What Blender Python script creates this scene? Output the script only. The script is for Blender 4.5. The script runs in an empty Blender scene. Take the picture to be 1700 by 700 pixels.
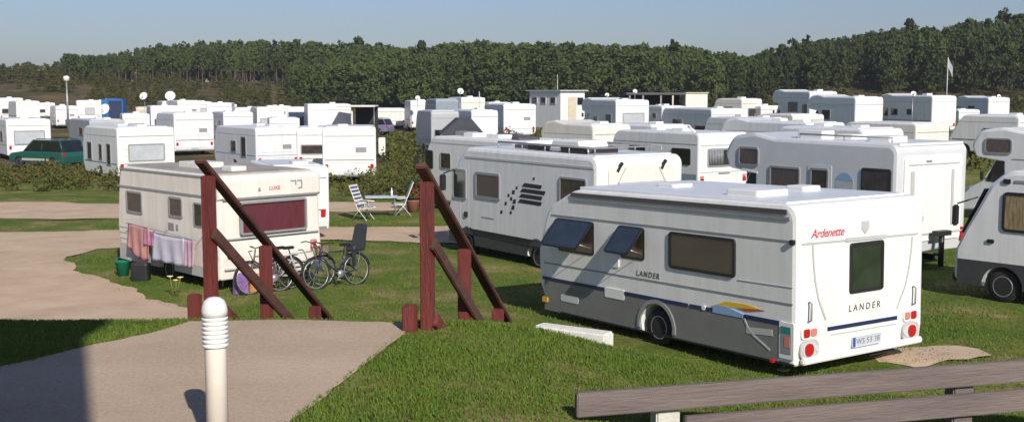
import bpy, bmesh, math, random
import numpy as np
from mathutils import Matrix, Vector, Euler
PI = math.pi
rad = math.radians
sc = bpy.context.scene
COL = sc.collection
rnd = random.Random(7)

# ------------------------------------------------------------------ camera
CAM_Z = 4.45
cam_d = bpy.data.cameras.new('camera')
cam = bpy.data.objects.new('camera', cam_d)
COL.objects.link(cam)
cam.location = (0, 0, CAM_Z)
PITCH = math.atan(200 / 1900)
cam.rotation_euler = (PI / 2 - PITCH, 0, 0)
cam_d.sensor_width = 36
cam_d.lens = 36 * 1900 / 1700
cam_d.clip_end = 6000
cam_d.clip_start = 0.1
sc.camera = cam

# ------------------------------------------------------------------ light
SUN_EL = 32
SUN_H = Vector((0.36, -0.933)).normalized()
world = bpy.data.worlds.new('World')
sc.world = world
world.use_nodes = True
wn = world.node_tree
sky = wn.nodes.new('ShaderNodeTexSky')
sky.sky_type = 'NISHITA'
sky.sun_disc = False
sky.sun_elevation = rad(SUN_EL)
sky.sun_rotation = math.atan2(SUN_H.x, SUN_H.y)
sky.air_density = 1.0
sky.dust_density = 0.9
sky.ozone_density = 2.6
bg = wn.nodes['Background']
bg.inputs['Strength'].default_value = 0.088
tint = wn.nodes.new('ShaderNodeMix'); tint.data_type = 'RGBA'; tint.blend_type = 'MULTIPLY'
tint.inputs[0].default_value = 1; tint.inputs[7].default_value = (0.76, 0.785, 0.97, 1)
wn.links.new(sky.outputs[0], tint.inputs[6]); wn.links.new(tint.outputs[2], bg.inputs['Color'])
sun_d = bpy.data.lights.new('sun', 'SUN')
sun_d.energy = 4.7
sun_d.angle = rad(0.6)
sun_d.color = (1.0, 0.93, 0.83)
sun = bpy.data.objects.new('sun', sun_d)
COL.objects.link(sun)
sv = Vector((SUN_H.x * math.cos(rad(SUN_EL)), SUN_H.y * math.cos(rad(SUN_EL)), math.sin(rad(SUN_EL))))
sun.rotation_euler = sv.to_track_quat('Z', 'Y').to_euler()
sun.location = sv * 40
vs = sc.view_settings
vs.view_transform = 'Standard'
vs.look = 'None'
vs.gamma = 1
vs.use_curve_mapping = False
vs.exposure = 0.1

# ------------------------------------------------------------------ helpers
def S(t):
    t = np.clip(t, 0, 1)
    return t * t * (3 - 2 * t)

def terrain(x, y):
    """height of the ground at x, y (numpy arrays or numbers)"""
    x = np.asarray(x, float); y = np.asarray(y, float)
    plat = 2.70 - 0.175 * np.clip(x, 0, 6.5) * S(x / 1.2 + 0.25) - 0.085 * S((x + 0.55) / 1.3)
    dune = plat * (1 - S((y - 8.5) / 3.9))
    rise_r = 1.15 * S((y - 48) / 45) * S((x + 12) / 12)
    rise_l = 0.75 * S((y - 85) / 55) * (1 - S((x + 12) / 12))
    r = x / np.maximum(y, 30)
    left = (4.4 + 1.6 * S((-r - 0.36) / 0.06)) * S((y - 175) / 110) * S((-r - 0.15) / 0.07)
    right = 6.5 * S((y - 175) / 80) * S((r - 0.17) / 0.1)
    mid = 1.4 * S((y - 190) / 80)
    return dune + (rise_r + rise_l) + left + right + mid

def gz(x, y):
    return float(terrain(x, y))

def at(px, py, z=0.0):
    """ground point that the photograph shows at a place (used for the outlines of roads and the like)"""
    u = (px - 850) / 1900; v = (350 - py) / 1900
    d = (u, math.cos(PITCH) + v * math.sin(PITCH), -math.sin(PITCH) + v * math.cos(PITCH))
    t = (z - CAM_Z) / d[2]
    return (d[0] * t, d[1] * t)

MATS = {}
def mat(name, color, rough=0.5, var=0.0, scale=5.0, bump=0.0, bscale=60.0, metal=0.0, coat=0.0, spec=0.5, stretch=None, color2=None, fac=(0.35, 0.65), island=None, trans=0.0):
    if name in MATS: return MATS[name]
    m = bpy.data.materials.new(name); m.use_nodes = True
    nt = m.node_tree; b = nt.nodes['Principled BSDF']
    b.inputs['Roughness'].default_value = rough
    b.inputs['Metallic'].default_value = metal
    b.inputs['Coat Weight'].default_value = coat
    b.inputs['Coat Roughness'].default_value = 0.05
    b.inputs['Specular IOR Level'].default_value = spec
    tc = nt.nodes.new('ShaderNodeTexCoord')
    src = tc.outputs['Object']
    if stretch:
        mp = nt.nodes.new('ShaderNodeMapping'); mp.inputs['Scale'].default_value = stretch
        nt.links.new(src, mp.inputs[0]); src = mp.outputs[0]
    c = color
    c2 = color2 or tuple(max(0, k * (1 - var)) for k in c)
    if var > 0 or color2:
        n = nt.nodes.new('ShaderNodeTexNoise'); n.inputs['Scale'].default_value = scale
        n.inputs['Detail'].default_value = 6; n.inputs['Roughness'].default_value = 0.62
        nt.links.new(src, n.inputs[0])
        r = nt.nodes.new('ShaderNodeValToRGB')
        r.color_ramp.elements[0].position = fac[0]; r.color_ramp.elements[0].color = (*c2, 1)
        r.color_ramp.elements[1].position = fac[1]; r.color_ramp.elements[1].color = (*c, 1)
        nt.links.new(n.outputs[0], r.inputs[0])
        out = r.outputs[0]
        if island:
            g = nt.nodes.new('ShaderNodeNewGeometry')
            mx = nt.nodes.new('ShaderNodeMix'); mx.data_type = 'RGBA'
            mx.inputs[7].default_value = (*island, 1)
            nt.links.new(g.outputs['Random Per Island'], mx.inputs[0])
            nt.links.new(out, mx.inputs[6]); out = mx.outputs[2]
        nt.links.new(out, b.inputs['Base Color'])
    else:
        b.inputs['Base Color'].default_value = (*c, 1)
    if bump > 0:
        n2 = nt.nodes.new('ShaderNodeTexNoise'); n2.inputs['Scale'].default_value = bscale
        n2.inputs['Detail'].default_value = 4
        nt.links.new(src, n2.inputs[0])
        bp = nt.nodes.new('ShaderNodeBump'); bp.inputs['Strength'].default_value = bump
        bp.inputs['Distance'].default_value = 0.02
        nt.links.new(n2.outputs[0], bp.inputs['Height']); nt.links.new(bp.outputs[0], b.inputs['Normal'])
    if trans > 0:
        t = nt.nodes.new('ShaderNodeBsdfTranslucent'); ms = nt.nodes.new('ShaderNodeMixShader')
        ms.inputs[0].default_value = trans
        bc = b.inputs['Base Color']
        if bc.links: nt.links.new(bc.links[0].from_socket, t.inputs[0])
        else: t.inputs[0].default_value = (*c, 1)
        nt.links.new(b.outputs[0], ms.inputs[1]); nt.links.new(t.outputs[0], ms.inputs[2])
        nt.links.new(ms.outputs[0], nt.nodes['Material Output'].inputs['Surface'])
    MATS[name] = m
    return m

# shell materials: painted aluminium / plastic with faint dirt streaks
WHITE = mat('white_shell', (0.80, 0.80, 0.775), 0.42, 0.13, 1.7, 0.10, 24, stretch=(3, 3, 0.35), fac=(0.28, 0.6))
WHITE2 = mat('cool_white_shell', (0.74, 0.75, 0.755), 0.42, 0.14, 1.7, 0.10, 24, stretch=(3, 3, 0.35), fac=(0.28, 0.6))
CREAM = mat('cream_shell', (0.78, 0.745, 0.675), 0.45, 0.16, 1.8, 0.12, 24, stretch=(3, 3, 0.35), fac=(0.28, 0.6))
BEIGE = mat('beige_shell', (0.62, 0.55, 0.42), 0.5, 0.12, 2, 0.1, 30)
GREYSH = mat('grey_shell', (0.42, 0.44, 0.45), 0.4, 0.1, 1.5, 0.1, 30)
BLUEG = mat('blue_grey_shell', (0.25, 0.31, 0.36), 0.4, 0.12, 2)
SKIRT = mat('grey_skirt', (0.20, 0.20, 0.19), 0.5, 0.15, 2.5, 0.15, 40)
SKIRT_D = mat('charcoal_skirt', (0.055, 0.055, 0.06), 0.55, 0.2, 3)
ROOFM = mat('roof_sheet', (0.74, 0.76, 0.78), 0.32, 0.10, 1.1, 0.1, 12, fac=(0.3, 0.7))
TRIM = mat('grey_trim', (0.28, 0.28, 0.29), 0.45, 0.1, 4)
TRIM_L = mat('light_trim', (0.50, 0.50, 0.50), 0.4, 0.1, 4)
RAILD = mat('dark_rail', (0.09, 0.085, 0.085), 0.45, 0.2, 6)
BLACKP = mat('black_plastic', (0.02, 0.02, 0.022), 0.45, 0.2, 8)
NAVY = mat('navy_stripe', (0.015, 0.03, 0.09), 0.4, 0.1, 4)
RUBBER = mat('rubber', (0.022, 0.022, 0.022), 0.85, 0.25, 14, 0.3, 50)
RIM = mat('rim', (0.45, 0.45, 0.46), 0.35, 0.15, 8, metal=0.6)
UNDER = mat('underside', (0.03, 0.028, 0.026), 0.9, 0.2, 5)
PANE = mat('window_pane', (0.018, 0.022, 0.020), 0.08, 0.5, 1.6, coat=0.6, spec=0.7)
PANE_G = mat('green_pane', (0.03, 0.045, 0.03), 0.1, 0.5, 2.2, coat=0.6, spec=0.7)
PANE_B = mat('bluish_pane', (0.05, 0.08, 0.13), 0.07, 0.3, 2, coat=0.7, spec=0.8)
PANE_BR = mat('brown_pane', (0.07, 0.055, 0.05), 0.12, 0.5, 3, coat=0.6)
PANE_L = mat('pale_pane', (0.50, 0.53, 0.56), 0.15, 0.15, 2, coat=0.6)
CURT_R = mat('red_curtain', (0.125, 0.022, 0.032), 0.5, 0.3, 2.2, stretch=(5, 1, 1), coat=1.0)
CURT_Y = mat('tan_curtain', (0.36, 0.26, 0.13), 0.6, 0.6, 3, stretch=(7, 1, 1), coat=0.9)
CURT_W = mat('pale_curtain', (0.45, 0.42, 0.38), 0.6, 0.4, 4, stretch=(7, 1, 1), coat=0.9)
CURT_B = mat('brown_curtain', (0.13, 0.09, 0.08), 0.6, 0.5, 4, stretch=(7, 1, 1), coat=0.9)
LRED = mat('red_lens', (0.45, 0.01, 0.015), 0.2, coat=0.6)
LORG = mat('pink_lens', (0.62, 0.22, 0.18), 0.25, coat=0.6)
LYEL = mat('amber_lens', (0.75, 0.42, 0.03), 0.25, coat=0.6)
LCLR = mat('clear_lens', (0.6, 0.62, 0.63), 0.15, coat=0.8)
TXT_R = mat('red_lettering', (0.50, 0.05, 0.08), 0.4)
TXT_G = mat('grey_lettering', (0.12, 0.11, 0.10), 0.4)
PLATE = mat('number_plate', (0.52, 0.56, 0.60), 0.35, 0.1, 8)
PLBLUE = mat('plate_blue', (0.03, 0.08, 0.4), 0.4)
YELLOW = mat('yellow_decal', (0.75, 0.48, 0.03), 0.4)
REDD = mat('red_decal', (0.5, 0.07, 0.05), 0.4)
LBLUE = mat('light_blue_decal', (0.25, 0.38, 0.62), 0.4)
TEAL = mat('teal_decal', (0.03, 0.22, 0.20), 0.4)
STEEL = mat('galvanised_steel', (0.38, 0.38, 0.38), 0.4, 0.15, 8, metal=0.5)
WPLAST = mat('white_plastic', (0.80, 0.80, 0.78), 0.4, 0.06, 6)
LOUV = mat('louvre_shadow_gap', (0.62, 0.60, 0.56), 0.5, 0.1, 6)

REDWOOD = mat('red_painted_wood', (0.17, 0.036, 0.030), 0.6, 0.45, 3.0, 0.5, 26, stretch=(3, 3, 0.5), fac=(0.3, 0.6))
BROWNW = mat('dark_stained_wood', (0.115, 0.048, 0.038), 0.6, 0.45, 3.0, 0.5, 26, stretch=(3, 0.4, 3), fac=(0.3, 0.6))
GREYW = mat('weathered_grey_wood', (0.180, 0.145, 0.135), 0.85, 0.5, 2.2, 0.4, 16, stretch=(0.5, 3, 4), color2=(0.125, 0.10, 0.095), fac=(0.35, 0.62))
CONC = mat('pale_concrete', (0.60, 0.58, 0.53), 0.9, 0.2, 6, 0.4, 40)
BRICK = mat('red_brick_wall', (0.28, 0.12, 0.08), 0.9, 0.35, 4, 0.4, 30)
TILE = mat('dark_roof_tiles', (0.09, 0.06, 0.055), 0.8, 0.3, 5)
BARK = mat('pine_bark', (0.13, 0.095, 0.07), 0.95, 0.4, 3, 0.5, 20)

def tag(o, label=None, cat=None, group=None, kind=None):
    if label: o['label'] = label
    if cat: o['category'] = cat
    if group: o['group'] = group
    if kind: o['kind'] = kind
    return o

def empty(name, loc=(0, 0, 0), rz=0.0, tilt=0.0):
    o = bpy.data.objects.new(name, None); COL.objects.link(o)
    o.location = loc; o.rotation_euler = (0, tilt, rz)
    o.empty_display_size = 0.3
    return o

class MB:
    """collects shapes, then links them as one mesh object"""
    def __init__(s):
        s.v = []; s.f = []; s.m = []; s.sm = []
    def add(s, vs_, fs, mi=0, smooth=False, M=None):
        o = len(s.v)
        for p in vs_:
            p = Vector(p)
            if M is not None: p = M @ p
            s.v.append(p[:])
        for f in fs:
            s.f.append([o + k for k in f]); s.m.append(mi); s.sm.append(smooth)
        return s
    def box(s, c, d, mi=0, M=None, b=0.0):
        x, y, z = c; a, e, h = d[0] / 2, d[1] / 2, d[2] / 2
        if b <= 0:
            vs_ = [(x + i * a, y + j * e, z + k * h) for i in (-1, 1) for j in (-1, 1) for k in (-1, 1)]
            fs = [(0, 1, 3, 2), (4, 6, 7, 5), (0, 4, 5, 1), (2, 3, 7, 6), (0, 2, 6, 4), (1, 5, 7, 3)]
            return s.add(vs_, fs, mi, False, M)
        bm = bmesh.new(); bmesh.ops.create_cube(bm, size=1)
        for v in bm.verts: v.co = Vector((v.co.x * d[0], v.co.y * d[1], v.co.z * d[2])) + Vector(c)
        bmesh.ops.bevel(bm, geom=bm.edges[:], offset=b, segments=2, affect='EDGES')
        bm.verts.index_update()
        s.add([v.co.copy() for v in bm.verts], [[v.index for v in f.verts] for f in bm.faces], mi, False, M)
        bm.free(); return s
    def tube(s, pts, r, n=8, mi=0, M=None, caps=True, closed=False):
        P = [Vector(p) for p in pts]; R = r if isinstance(r, (list, tuple)) else [r] * len(P)
        vs_ = []; fs = []; prev = None
        for i, p in enumerate(P):
            if closed: t = (P[(i + 1) % len(P)] - P[i - 1])
            else: t = (P[min(i + 1, len(P) - 1)] - P[max(i - 1, 0)])
            t.normalize()
            if prev is None:
                a = Vector((0, 0, 1)) if abs(t.z) < 0.9 else Vector((1, 0, 0))
                u = t.cross(a).normalized()
            else:
                u = (prev - t * prev.dot(t)).normalized()
            prev = u; w = t.cross(u)
            for k in range(n):
                an = 2 * PI * k / n
                vs_.append(p + (u * math.cos(an) + w * math.sin(an)) * R[i])
        m = len(P)
        for i in range(m if closed else m - 1):
            for k in range(n):
                a = i * n + k; b = i * n + (k + 1) % n
                c = ((i + 1) % m) * n + (k + 1) % n; d = ((i + 1) % m) * n + k
                fs.append((a, b, c, d))
        if caps and not closed:
            fs.append(list(range(n))[::-1]); fs.append([(m - 1) * n + k for k in range(n)])
        return s.add(vs_, fs, mi, True, M)
    def lathe(s, prof, n=16, mi=0, M=None, smooth=True):
        vs_ = []; fs = []
        for r, z in prof:
            for k in range(n):
                a = 2 * PI * k / n; vs_.append((r * math.cos(a), r * math.sin(a), z))
        for i in range(len(prof) - 1):
            for k in range(n):
                fs.append((i * n + k, i * n + (k + 1) % n, (i + 1) * n + (k + 1) % n, (i + 1) * n + k))
        fs.append(list(range(n))[::-1]); fs.append([(len(prof) - 1) * n + k for k in range(n)])
        return s.add(vs_, fs, mi, smooth, M)
    def prism(s, poly, h0, h1, mi=0, M=None, b=0.0):
        """poly of (u, v) extruded from h0 to h1 along the third axis, edges rounded by b"""
        cx = sum(p[0] for p in poly) / len(poly); cy = sum(p[1] for p in poly) / len(poly)
        xs = [p[0] for p in poly]; ys = [p[1] for p in poly]
        w = max(xs) - min(xs); h = max(ys) - min(ys)
        mx = (max(xs) + min(xs)) / 2; my = (max(ys) + min(ys)) / 2
        if b > 0: rings = [(h0, b), (h0 + b * 0.3, b * 0.3), (h0 + b, 0), (h1 - b, 0), (h1 - b * 0.3, b * 0.3), (h1, b)]
        else: rings = [(h0, 0), (h1, 0)]
        vs_ = []; fs = []; n = len(poly)
        for z, o in rings:
            sx = (w - 2 * o) / w; sy = (h - 2 * o) / h
            for x, y in poly: vs_.append((mx + (x - mx) * sx, my + (y - my) * sy, z))
        for i in range(len(rings) - 1):
            for k in range(n):
                fs.append((i * n + k, i * n + (k + 1) % n, (i + 1) * n + (k + 1) % n, (i + 1) * n + k))
        fs.append(list(range(n))[::-1]); fs.append([(len(rings) - 1) * n + k for k in range(n)])
        return s.add(vs_, fs, mi, False, M)
    def build(s, name, mats, parent=None, fix=True):
        me = bpy.data.meshes.new(name)
        me.from_pydata(s.v, [], s.f)
        if not isinstance(mats, (list, tuple)): mats = [mats]
        for m in mats: me.materials.append(m)
        me.polygons.foreach_set('material_index', s.m)
        me.polygons.foreach_set('use_smooth', s.sm)
        if fix and len(s.f) < 20000:
            bm = bmesh.new(); bm.from_mesh(me)
            bmesh.ops.recalc_face_normals(bm, faces=bm.faces)
            bm.to_mesh(me); bm.free()
        me.update()
        o = bpy.data.objects.new(name, me); COL.objects.link(o)
        if parent is not None: o.parent = parent
        return o

def rounded(pts, seg=5):
    """polygon from (x, z, r) points with arcs at the corners"""
    out = []; n = len(pts)
    for i in range(n):
        x, z, r = pts[i]
        if r <= 0: out.append((x, z)); continue
        p = Vector((x, z)); a = Vector(pts[i - 1][:2]) - p; b = Vector(pts[(i + 1) % n][:2]) - p
        ang = a.angle(b); t = min(r / math.tan(ang / 2), a.length * 0.49, b.length * 0.49)
        rr = t * math.tan(ang / 2)
        a.normalize(); b.normalize()
        c = p + (a + b).normalized() * (rr / math.sin(ang / 2))
        s0 = p + a * t - c; s1 = p + b * t - c
        a0 = math.atan2(s0.y, s0.x); a1 = math.atan2(s1.y, s1.x); da = (a1 - a0 + PI) % (2 * PI) - PI
        for k in range(seg + 1):
            an = a0 + da * k / seg; out.append((c.x + rr * math.cos(an), c.y + rr * math.sin(an)))
    return out

def rrect(w, h, r=0.05, seg=3):
    r = min(r, w * 0.45, h * 0.45)
    return rounded([(-w / 2, -h / 2, r), (w / 2, -h / 2, r), (w / 2, h / 2, r), (-w / 2, h / 2, r)], seg)

def face_matrix(face, L, W):
    """u to the right and v up as seen by someone standing outside and looking at that face"""
    if face == 'L': u, n, o = (-1, 0, 0), (0, 1, 0), (0, W / 2, 0)
    elif face == 'R': u, n, o = (1, 0, 0), (0, -1, 0), (0, -W / 2, 0)
    elif face == 'B': u, n, o = (0, -1, 0), (-1, 0, 0), (-L / 2, 0, 0)
    else: u, n, o = (0, 1, 0), (1, 0, 0), (L / 2, 0, 0)
    M = Matrix.Identity(4)
    for i in range(3):
        M[i][0] = u[i]; M[i][1] = (0, 0, 1)[i]; M[i][2] = n[i]; M[i][3] = o[i]
    return M

def wheel_parts(root, x, y, r=0.32, w=0.2, side=1):
    t = MB()
    prof = [(r * 0.62, -w / 2), (r * 0.93, -w / 2), (r, -w * 0.32), (r, w * 0.32), (r * 0.93, w / 2), (r * 0.62, w / 2)]
    M = Matrix.Rotation(PI / 2 * -side, 4, 'X')
    t.lathe(prof, 20, 0, M)
    o = t.build('wheel', RUBBER, root); o.location = (x, y, r)
    rm = MB()
    rm.lathe([(0.001, w * 0.30), (r * 0.16, w * 0.34), (r * 0.2, w * 0.2), (r * 0.5, w * 0.28), (r * 0.58, w * 0.51), (r * 0.63, w * 0.53), (r * 0.64, 0)], 18, 0, M)
    rm.build('rim', RIM, o)
    return o

def text_obj(body, size, material, parent, M, depth=0.003, name='lettering', shear=0.0, bold=0.0, spacing=1.0):
    cu = bpy.data.curves.new(name, 'FONT'); cu.body = body; cu.size = size
    cu.extrude = depth; cu.shear = shear; cu.offset = bold; cu.space_character = spacing
    cu.align_x = 'CENTER'; cu.align_y = 'CENTER'; cu.resolution_u = 3
    tmp = bpy.data.objects.new(name, cu); COL.objects.link(tmp)
    bpy.context.view_layer.update()
    me = bpy.data.meshes.new_from_object(tmp.evaluated_get(bpy.context.evaluated_depsgraph_get()))
    bpy.data.objects.remove(tmp); bpy.data.curves.remove(cu)
    me.name = name; me.materials.clear(); me.materials.append(material)
    o = bpy.data.objects.new(name, me); COL.objects.link(o)
    o.parent = parent; o.matrix_local = M
    return o

class Vehicle:
    """one caravan or motorhome; x forward, rear-left corner given in the world"""
    def __init__(s, name, corner, hd, L, W, H, tilt=0.0, z=None):
        a = rad(hd); h = Vector((math.cos(a), math.sin(a))); r = Vector((h.y, -h.x))
        c = Vector(corner) + h * (L / 2) + r * (W / 2)
        if z is None: z = gz(c.x, c.y)
        s.L, s.W, s.H = L, W, H
        s.root = empty(name, (c.x, c.y, z), a, tilt)
    def tag(s, label, cat, group=None):
        tag(s.root, label, cat, group); return s
    def M(s, face, u, v, n=0.0):
        """u: metres from the left end of the face as seen from outside"""
        w = s.L if face in 'LR' else s.W
        return face_matrix(face, s.L, s.W) @ Matrix.Translation((u - w / 2, v, n))
    def fw(s, u):       # 'forward from the rear' -> u on the left side
        return s.L - u
    def shell(s, pts, material, b=0.07, name='body', W=None, arches=(), z0=0.25, seg=6):
        """pts go round the outline from the rear bottom over the roof to the front bottom"""
        W = W or s.W
        pts = list(pts)
        bottom = []
        for ax, ar in sorted(arches, reverse=True):
            hw = math.sqrt(max(ar * ar - (z0 - 0.33) ** 2, 0.01))
            a0 = math.atan2(z0 - 0.33, hw); a1 = PI - a0
            for k in range(11):
                an = a0 + (a1 - a0) * k / 10
                bottom.append((ax + ar * math.cos(an), 0.33 + ar * math.sin(an)))
        poly = rounded(pts, seg) + bottom
        s.poly = poly
        Mx = Matrix(((1, 0, 0, 0), (0, 0, -1, 0), (0, 1, 0, 0), (0, 0, 0, 1)))
        mb = MB(); mb.prism(poly, -W / 2, W / 2, 0, Mx, b)
        bm_o = mb.build(name, material, s.root)
        return bm_o
    def panel(s, face, u0, u1, v0, v1, material, name='trim', t=0.006, r=0.0, off=0.0, parent=None):
        mb = MB(); w = u1 - u0; h = v1 - v0
        poly = rrect(w, h, r) if r > 0 else [(-w / 2, -h / 2), (w / 2, -h / 2), (w / 2, h / 2), (-w / 2, h / 2)]
        mb.prism(poly, -0.004, t)
        o = mb.build(name, material, parent or s.root)
        o.matrix_local = s.M(face, (u0 + u1) / 2, (v0 + v1) / 2, off)
        return o
    def poly_panel(s, face, pts, material, name='trim', t=0.006, off=0.0):
        mb = MB(); mb.prism(pts, -0.004, t)
        o = mb.build(name, material, s.root); o.matrix_local = s.M(face, 0, 0, off)
        return o
    def line(s, face, pts, wdt, material, name='trim', t=0.006):
        mb = MB()
        for (a, b), (c, d) in zip(pts[:-1], pts[1:]):
            l = math.hypot(c - a, d - b); nx, ny = -(d - b) / l * wdt / 2, (c - a) / l * wdt / 2
            mb.prism([(a - nx, b - ny), (c - nx, d - ny), (c + nx, d + ny), (a + nx, b + ny)], -0.004, t)
        o = mb.build(name, material, s.root); o.matrix_local = s.M(face, 0, 0)
        return o
    def window(s, face, u0, u1, v0, v1, pane=None, frame=None, fw=0.035, r=0.07, t=0.03, simple=False, name='window', nolabel=None):
        pane = pane or PANE; frame = frame or BLACKP
        w = u1 - u0; h = v1 - v0
        M = s.M(face, (u0 + u1) / 2, (v0 + v1) / 2)
        if simple:
            mb = MB(); mb.prism(rrect(w, h, 0.05, 1), -0.01, 0.012)
            o = mb.build(name, pane, s.root); o.matrix_local = M; return o
        mb = MB(); o1 = rrect(w, h, r); i1 = rrect(w - 2 * fw, h - 2 * fw, max(r - fw, 0.02))
        n = len(o1)
        vs_ = [(x, y, -0.004) for x, y in o1] + [(x, y, t * 0.8) for x, y in o1] + [(x * (1 - .008 / w), y * (1 - .008 / h), t) for x, y in o1] + [(x, y, t) for x, y in i1] + [(x, y, 0.004) for x, y in i1]
        fs = []
        for q in range(4):
            for k in range(n): fs.append((q * n + k, q * n + (k + 1) % n, (q + 1) * n + (k + 1) % n, (q + 1) * n + k))
        mb.add(vs_, fs)
        o = mb.build(name, frame, s.root); o.matrix_local = M
        p = MB(); p.prism(i1, 0.002, 0.016); p.build('pane', pane, o)
        return o
    def flap(s, face, u0, u1, v0, v1, ang, pane=None):
        """window hinged at its top edge and pushed open"""
        w = u1 - u0; h = v1 - v0; fr = 0.03
        hole = s.panel(face, u0, u1, v0, v1, BLACKP, 'window', 0.01, 0.06)
        inn = MB(); inn.prism(rrect(w - .08, h - .08, .04), 0, 0.006)
        q = inn.build('pane', PANE_BR, hole); q.location = (0, 0, 0.008)
        M = s.M(face, (u0 + u1) / 2, v1, 0.03) @ Matrix.Rotation(-rad(ang), 4, 'X') @ Matrix.Translation((0, -h / 2, 0))
        mb = MB(); mb.prism(rrect(w, h, .06), -0.01, 0.012)
        o = mb.build('open_window', MATS['flap_glass'] if 'flap_glass' in MATS else PANE_B, s.root); o.matrix_local = M
        e = MB(); fo = rrect(w, h, .06); fi = rrect(w - 2 * fr, h - 2 * fr, .04); n = len(fo)
        e.add([(x, y, .016) for x, y in fo] + [(x, y, .016) for x, y in fi] + [(x, y, -.014) for x, y in fo] + [(x, y, -.014) for x, y in fi],
              [(k, (k + 1) % n, n + (k + 1) % n, n + k) for k in range(n)] + [(2 * n + k, 3 * n + k, 3 * n + (k + 1) % n, 2 * n + (k + 1) % n) for k in range(n)]
              + [(k, 2 * n + k, 2 * n + (k + 1) % n, (k + 1) % n) for k in range(n)])
        e.build('frame', BLACKP, o)
        st = MB()
        st.tube([(w / 2 - 0.04, -h * 0.30, -0.01), (w / 2 - 0.04, -h * .1 + 0.0, -math.sin(rad(ang)) * h * 0.8)], 0.008, 6)
        st.build('stay', RIM, o)
        return o
    def hatch(s, x, y, w=0.5, d=0.5, h=0.09, m=None, z=None, name='roof_vent'):
        mb = MB(); mb.prism(rrect(w, d, 0.06), -0.06, h, b=0.02)
        o = mb.build(name, m or WPLAST, s.root)
        o.location = (x, y, s.H if z is None else z); return o
    def wheels(s, xs, r=0.33, arch=True, both=True):
        for x in xs:
            for sd in ((1, -1) if both else (1,)):
                wheel_parts(s.root, x, sd * (s.W / 2 - 0.14), r, 0.19, sd)
    def lamp(s, u, v, w, h, m, face='B', name='tail_light', t=0.035, r=0.03):
        return s.panel(face, u - w / 2, u + w / 2, v - h / 2, v + h / 2, m, name, t, r)
    def under(s, x0=None, x1=None):
        mb = MB(); x0 = x0 if x0 is not None else -s.L / 2 + 0.5; x1 = x1 if x1 is not None else s.L / 2 - 0.6
        for y in (-0.45, 0.45): mb.box(((x0 + x1) / 2, y, 0.26), (x1 - x0, 0.07, 0.14))
        mb.build('chassis', UNDER, s.root)
    def legs(s):
        for x in (-s.L / 2 + 0.5, s.L / 2 - 0.7):
            for y in (-s.W / 2 + 0.35, s.W / 2 - 0.35):
                mb = MB(); mb.tube([(x, y, 0.3), (x + 0.05, y, 0.02)], 0.022, 6); mb.box((x + 0.05, y, 0.012), (0.14, 0.14, 0.024))
                mb.build('corner_steady', STEEL, s.root)
    def drawbar(s):
        mb = MB(); x = s.L / 2
        for y in (-0.5, 0.5): mb.tube([(x - 0.6, y, 0.38), (x + 0.9, 0, 0.42)], 0.035, 6)
        mb.tube([(x + 0.9, 0, 0.42), (x + 1.15, 0, 0.45)], 0.04, 6)
        mb.tube([(x + 0.85, 0.08, 0.06), (x + 0.85, 0.08, 0.75)], 0.025, 6)
        mb.box((x + 1.15, 0, .22), (.16, .16, .44))
        mb.build('drawbar', STEEL, s.root)
        jw = MB(); jw.lathe([(.03, -.03), (.1, -.03), (.1, .03), (.03, .03)], 12, 0, Matrix.Rotation(PI / 2, 4, 'X'))
        o = jw.build('jockey_wheel', RUBBER, s.root); o.location = (x + .85, .08, .1)
    def rooflight(s, x, y, m=None): return s.hatch(x, y, 0.7, 0.5, 0.07, m or TRIM_L, name='roof_light')

def caravan_profile(L, H, z0=0.25, front=0.35, rear=0.0, rt=0.18):
    return [(-L / 2 + 0.06, z0, 0.05), (-L / 2 + rear * 0.0, z0 + 0.25, 0.0), (-L / 2, H, rt), (L / 2 - front * 0.9, H, 0.5),
            (L / 2, H * 0.62, 0.35), (L / 2 - 0.03, z0 + 0.45, 0.1), (L / 2 - 0.28, z0, 0.12)]
def integrated_profile(L, H, z0=0.3):
    return [(-L / 2 + 0.05, z0, 0.05), (-L / 2, z0 + 0.3, 0), (-L / 2, H, 0.22), (L / 2 - 1.0, H, 0.35), (L / 2 - 0.62, H - 0.35, 0.25),
            (L / 2 - 0.12, 1.35, 0.2), (L / 2, 1.0, 0.1), (L / 2, z0 + 0.05, 0.12)]
def alcove_profile(L, H, z0=0.3, cab=1.15):
    return [(-L / 2 + 0.05, z0, 0.05), (-L / 2, z0 + 0.3, 0), (-L / 2, H, 0.2), (L / 2 - 1.9, H + 0.02, 0.5), (L / 2 - 1.1, H + 0.16, 0.5), (L / 2 - 0.3, H + 0.05, 0.45),
            (L / 2, H - 0.42, 0.25), (L / 2 - 0.15, H - 0.82, 0.15), (L / 2 - cab - 0.05, H - 0.95, 0.05), (L / 2 - cab - 0.1, z0, 0.0)]
MX = Matrix(((1, 0, 0, 0), (0, 0, -1, 0), (0, 1, 0, 0), (0, 0, 0, 1)))
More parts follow.
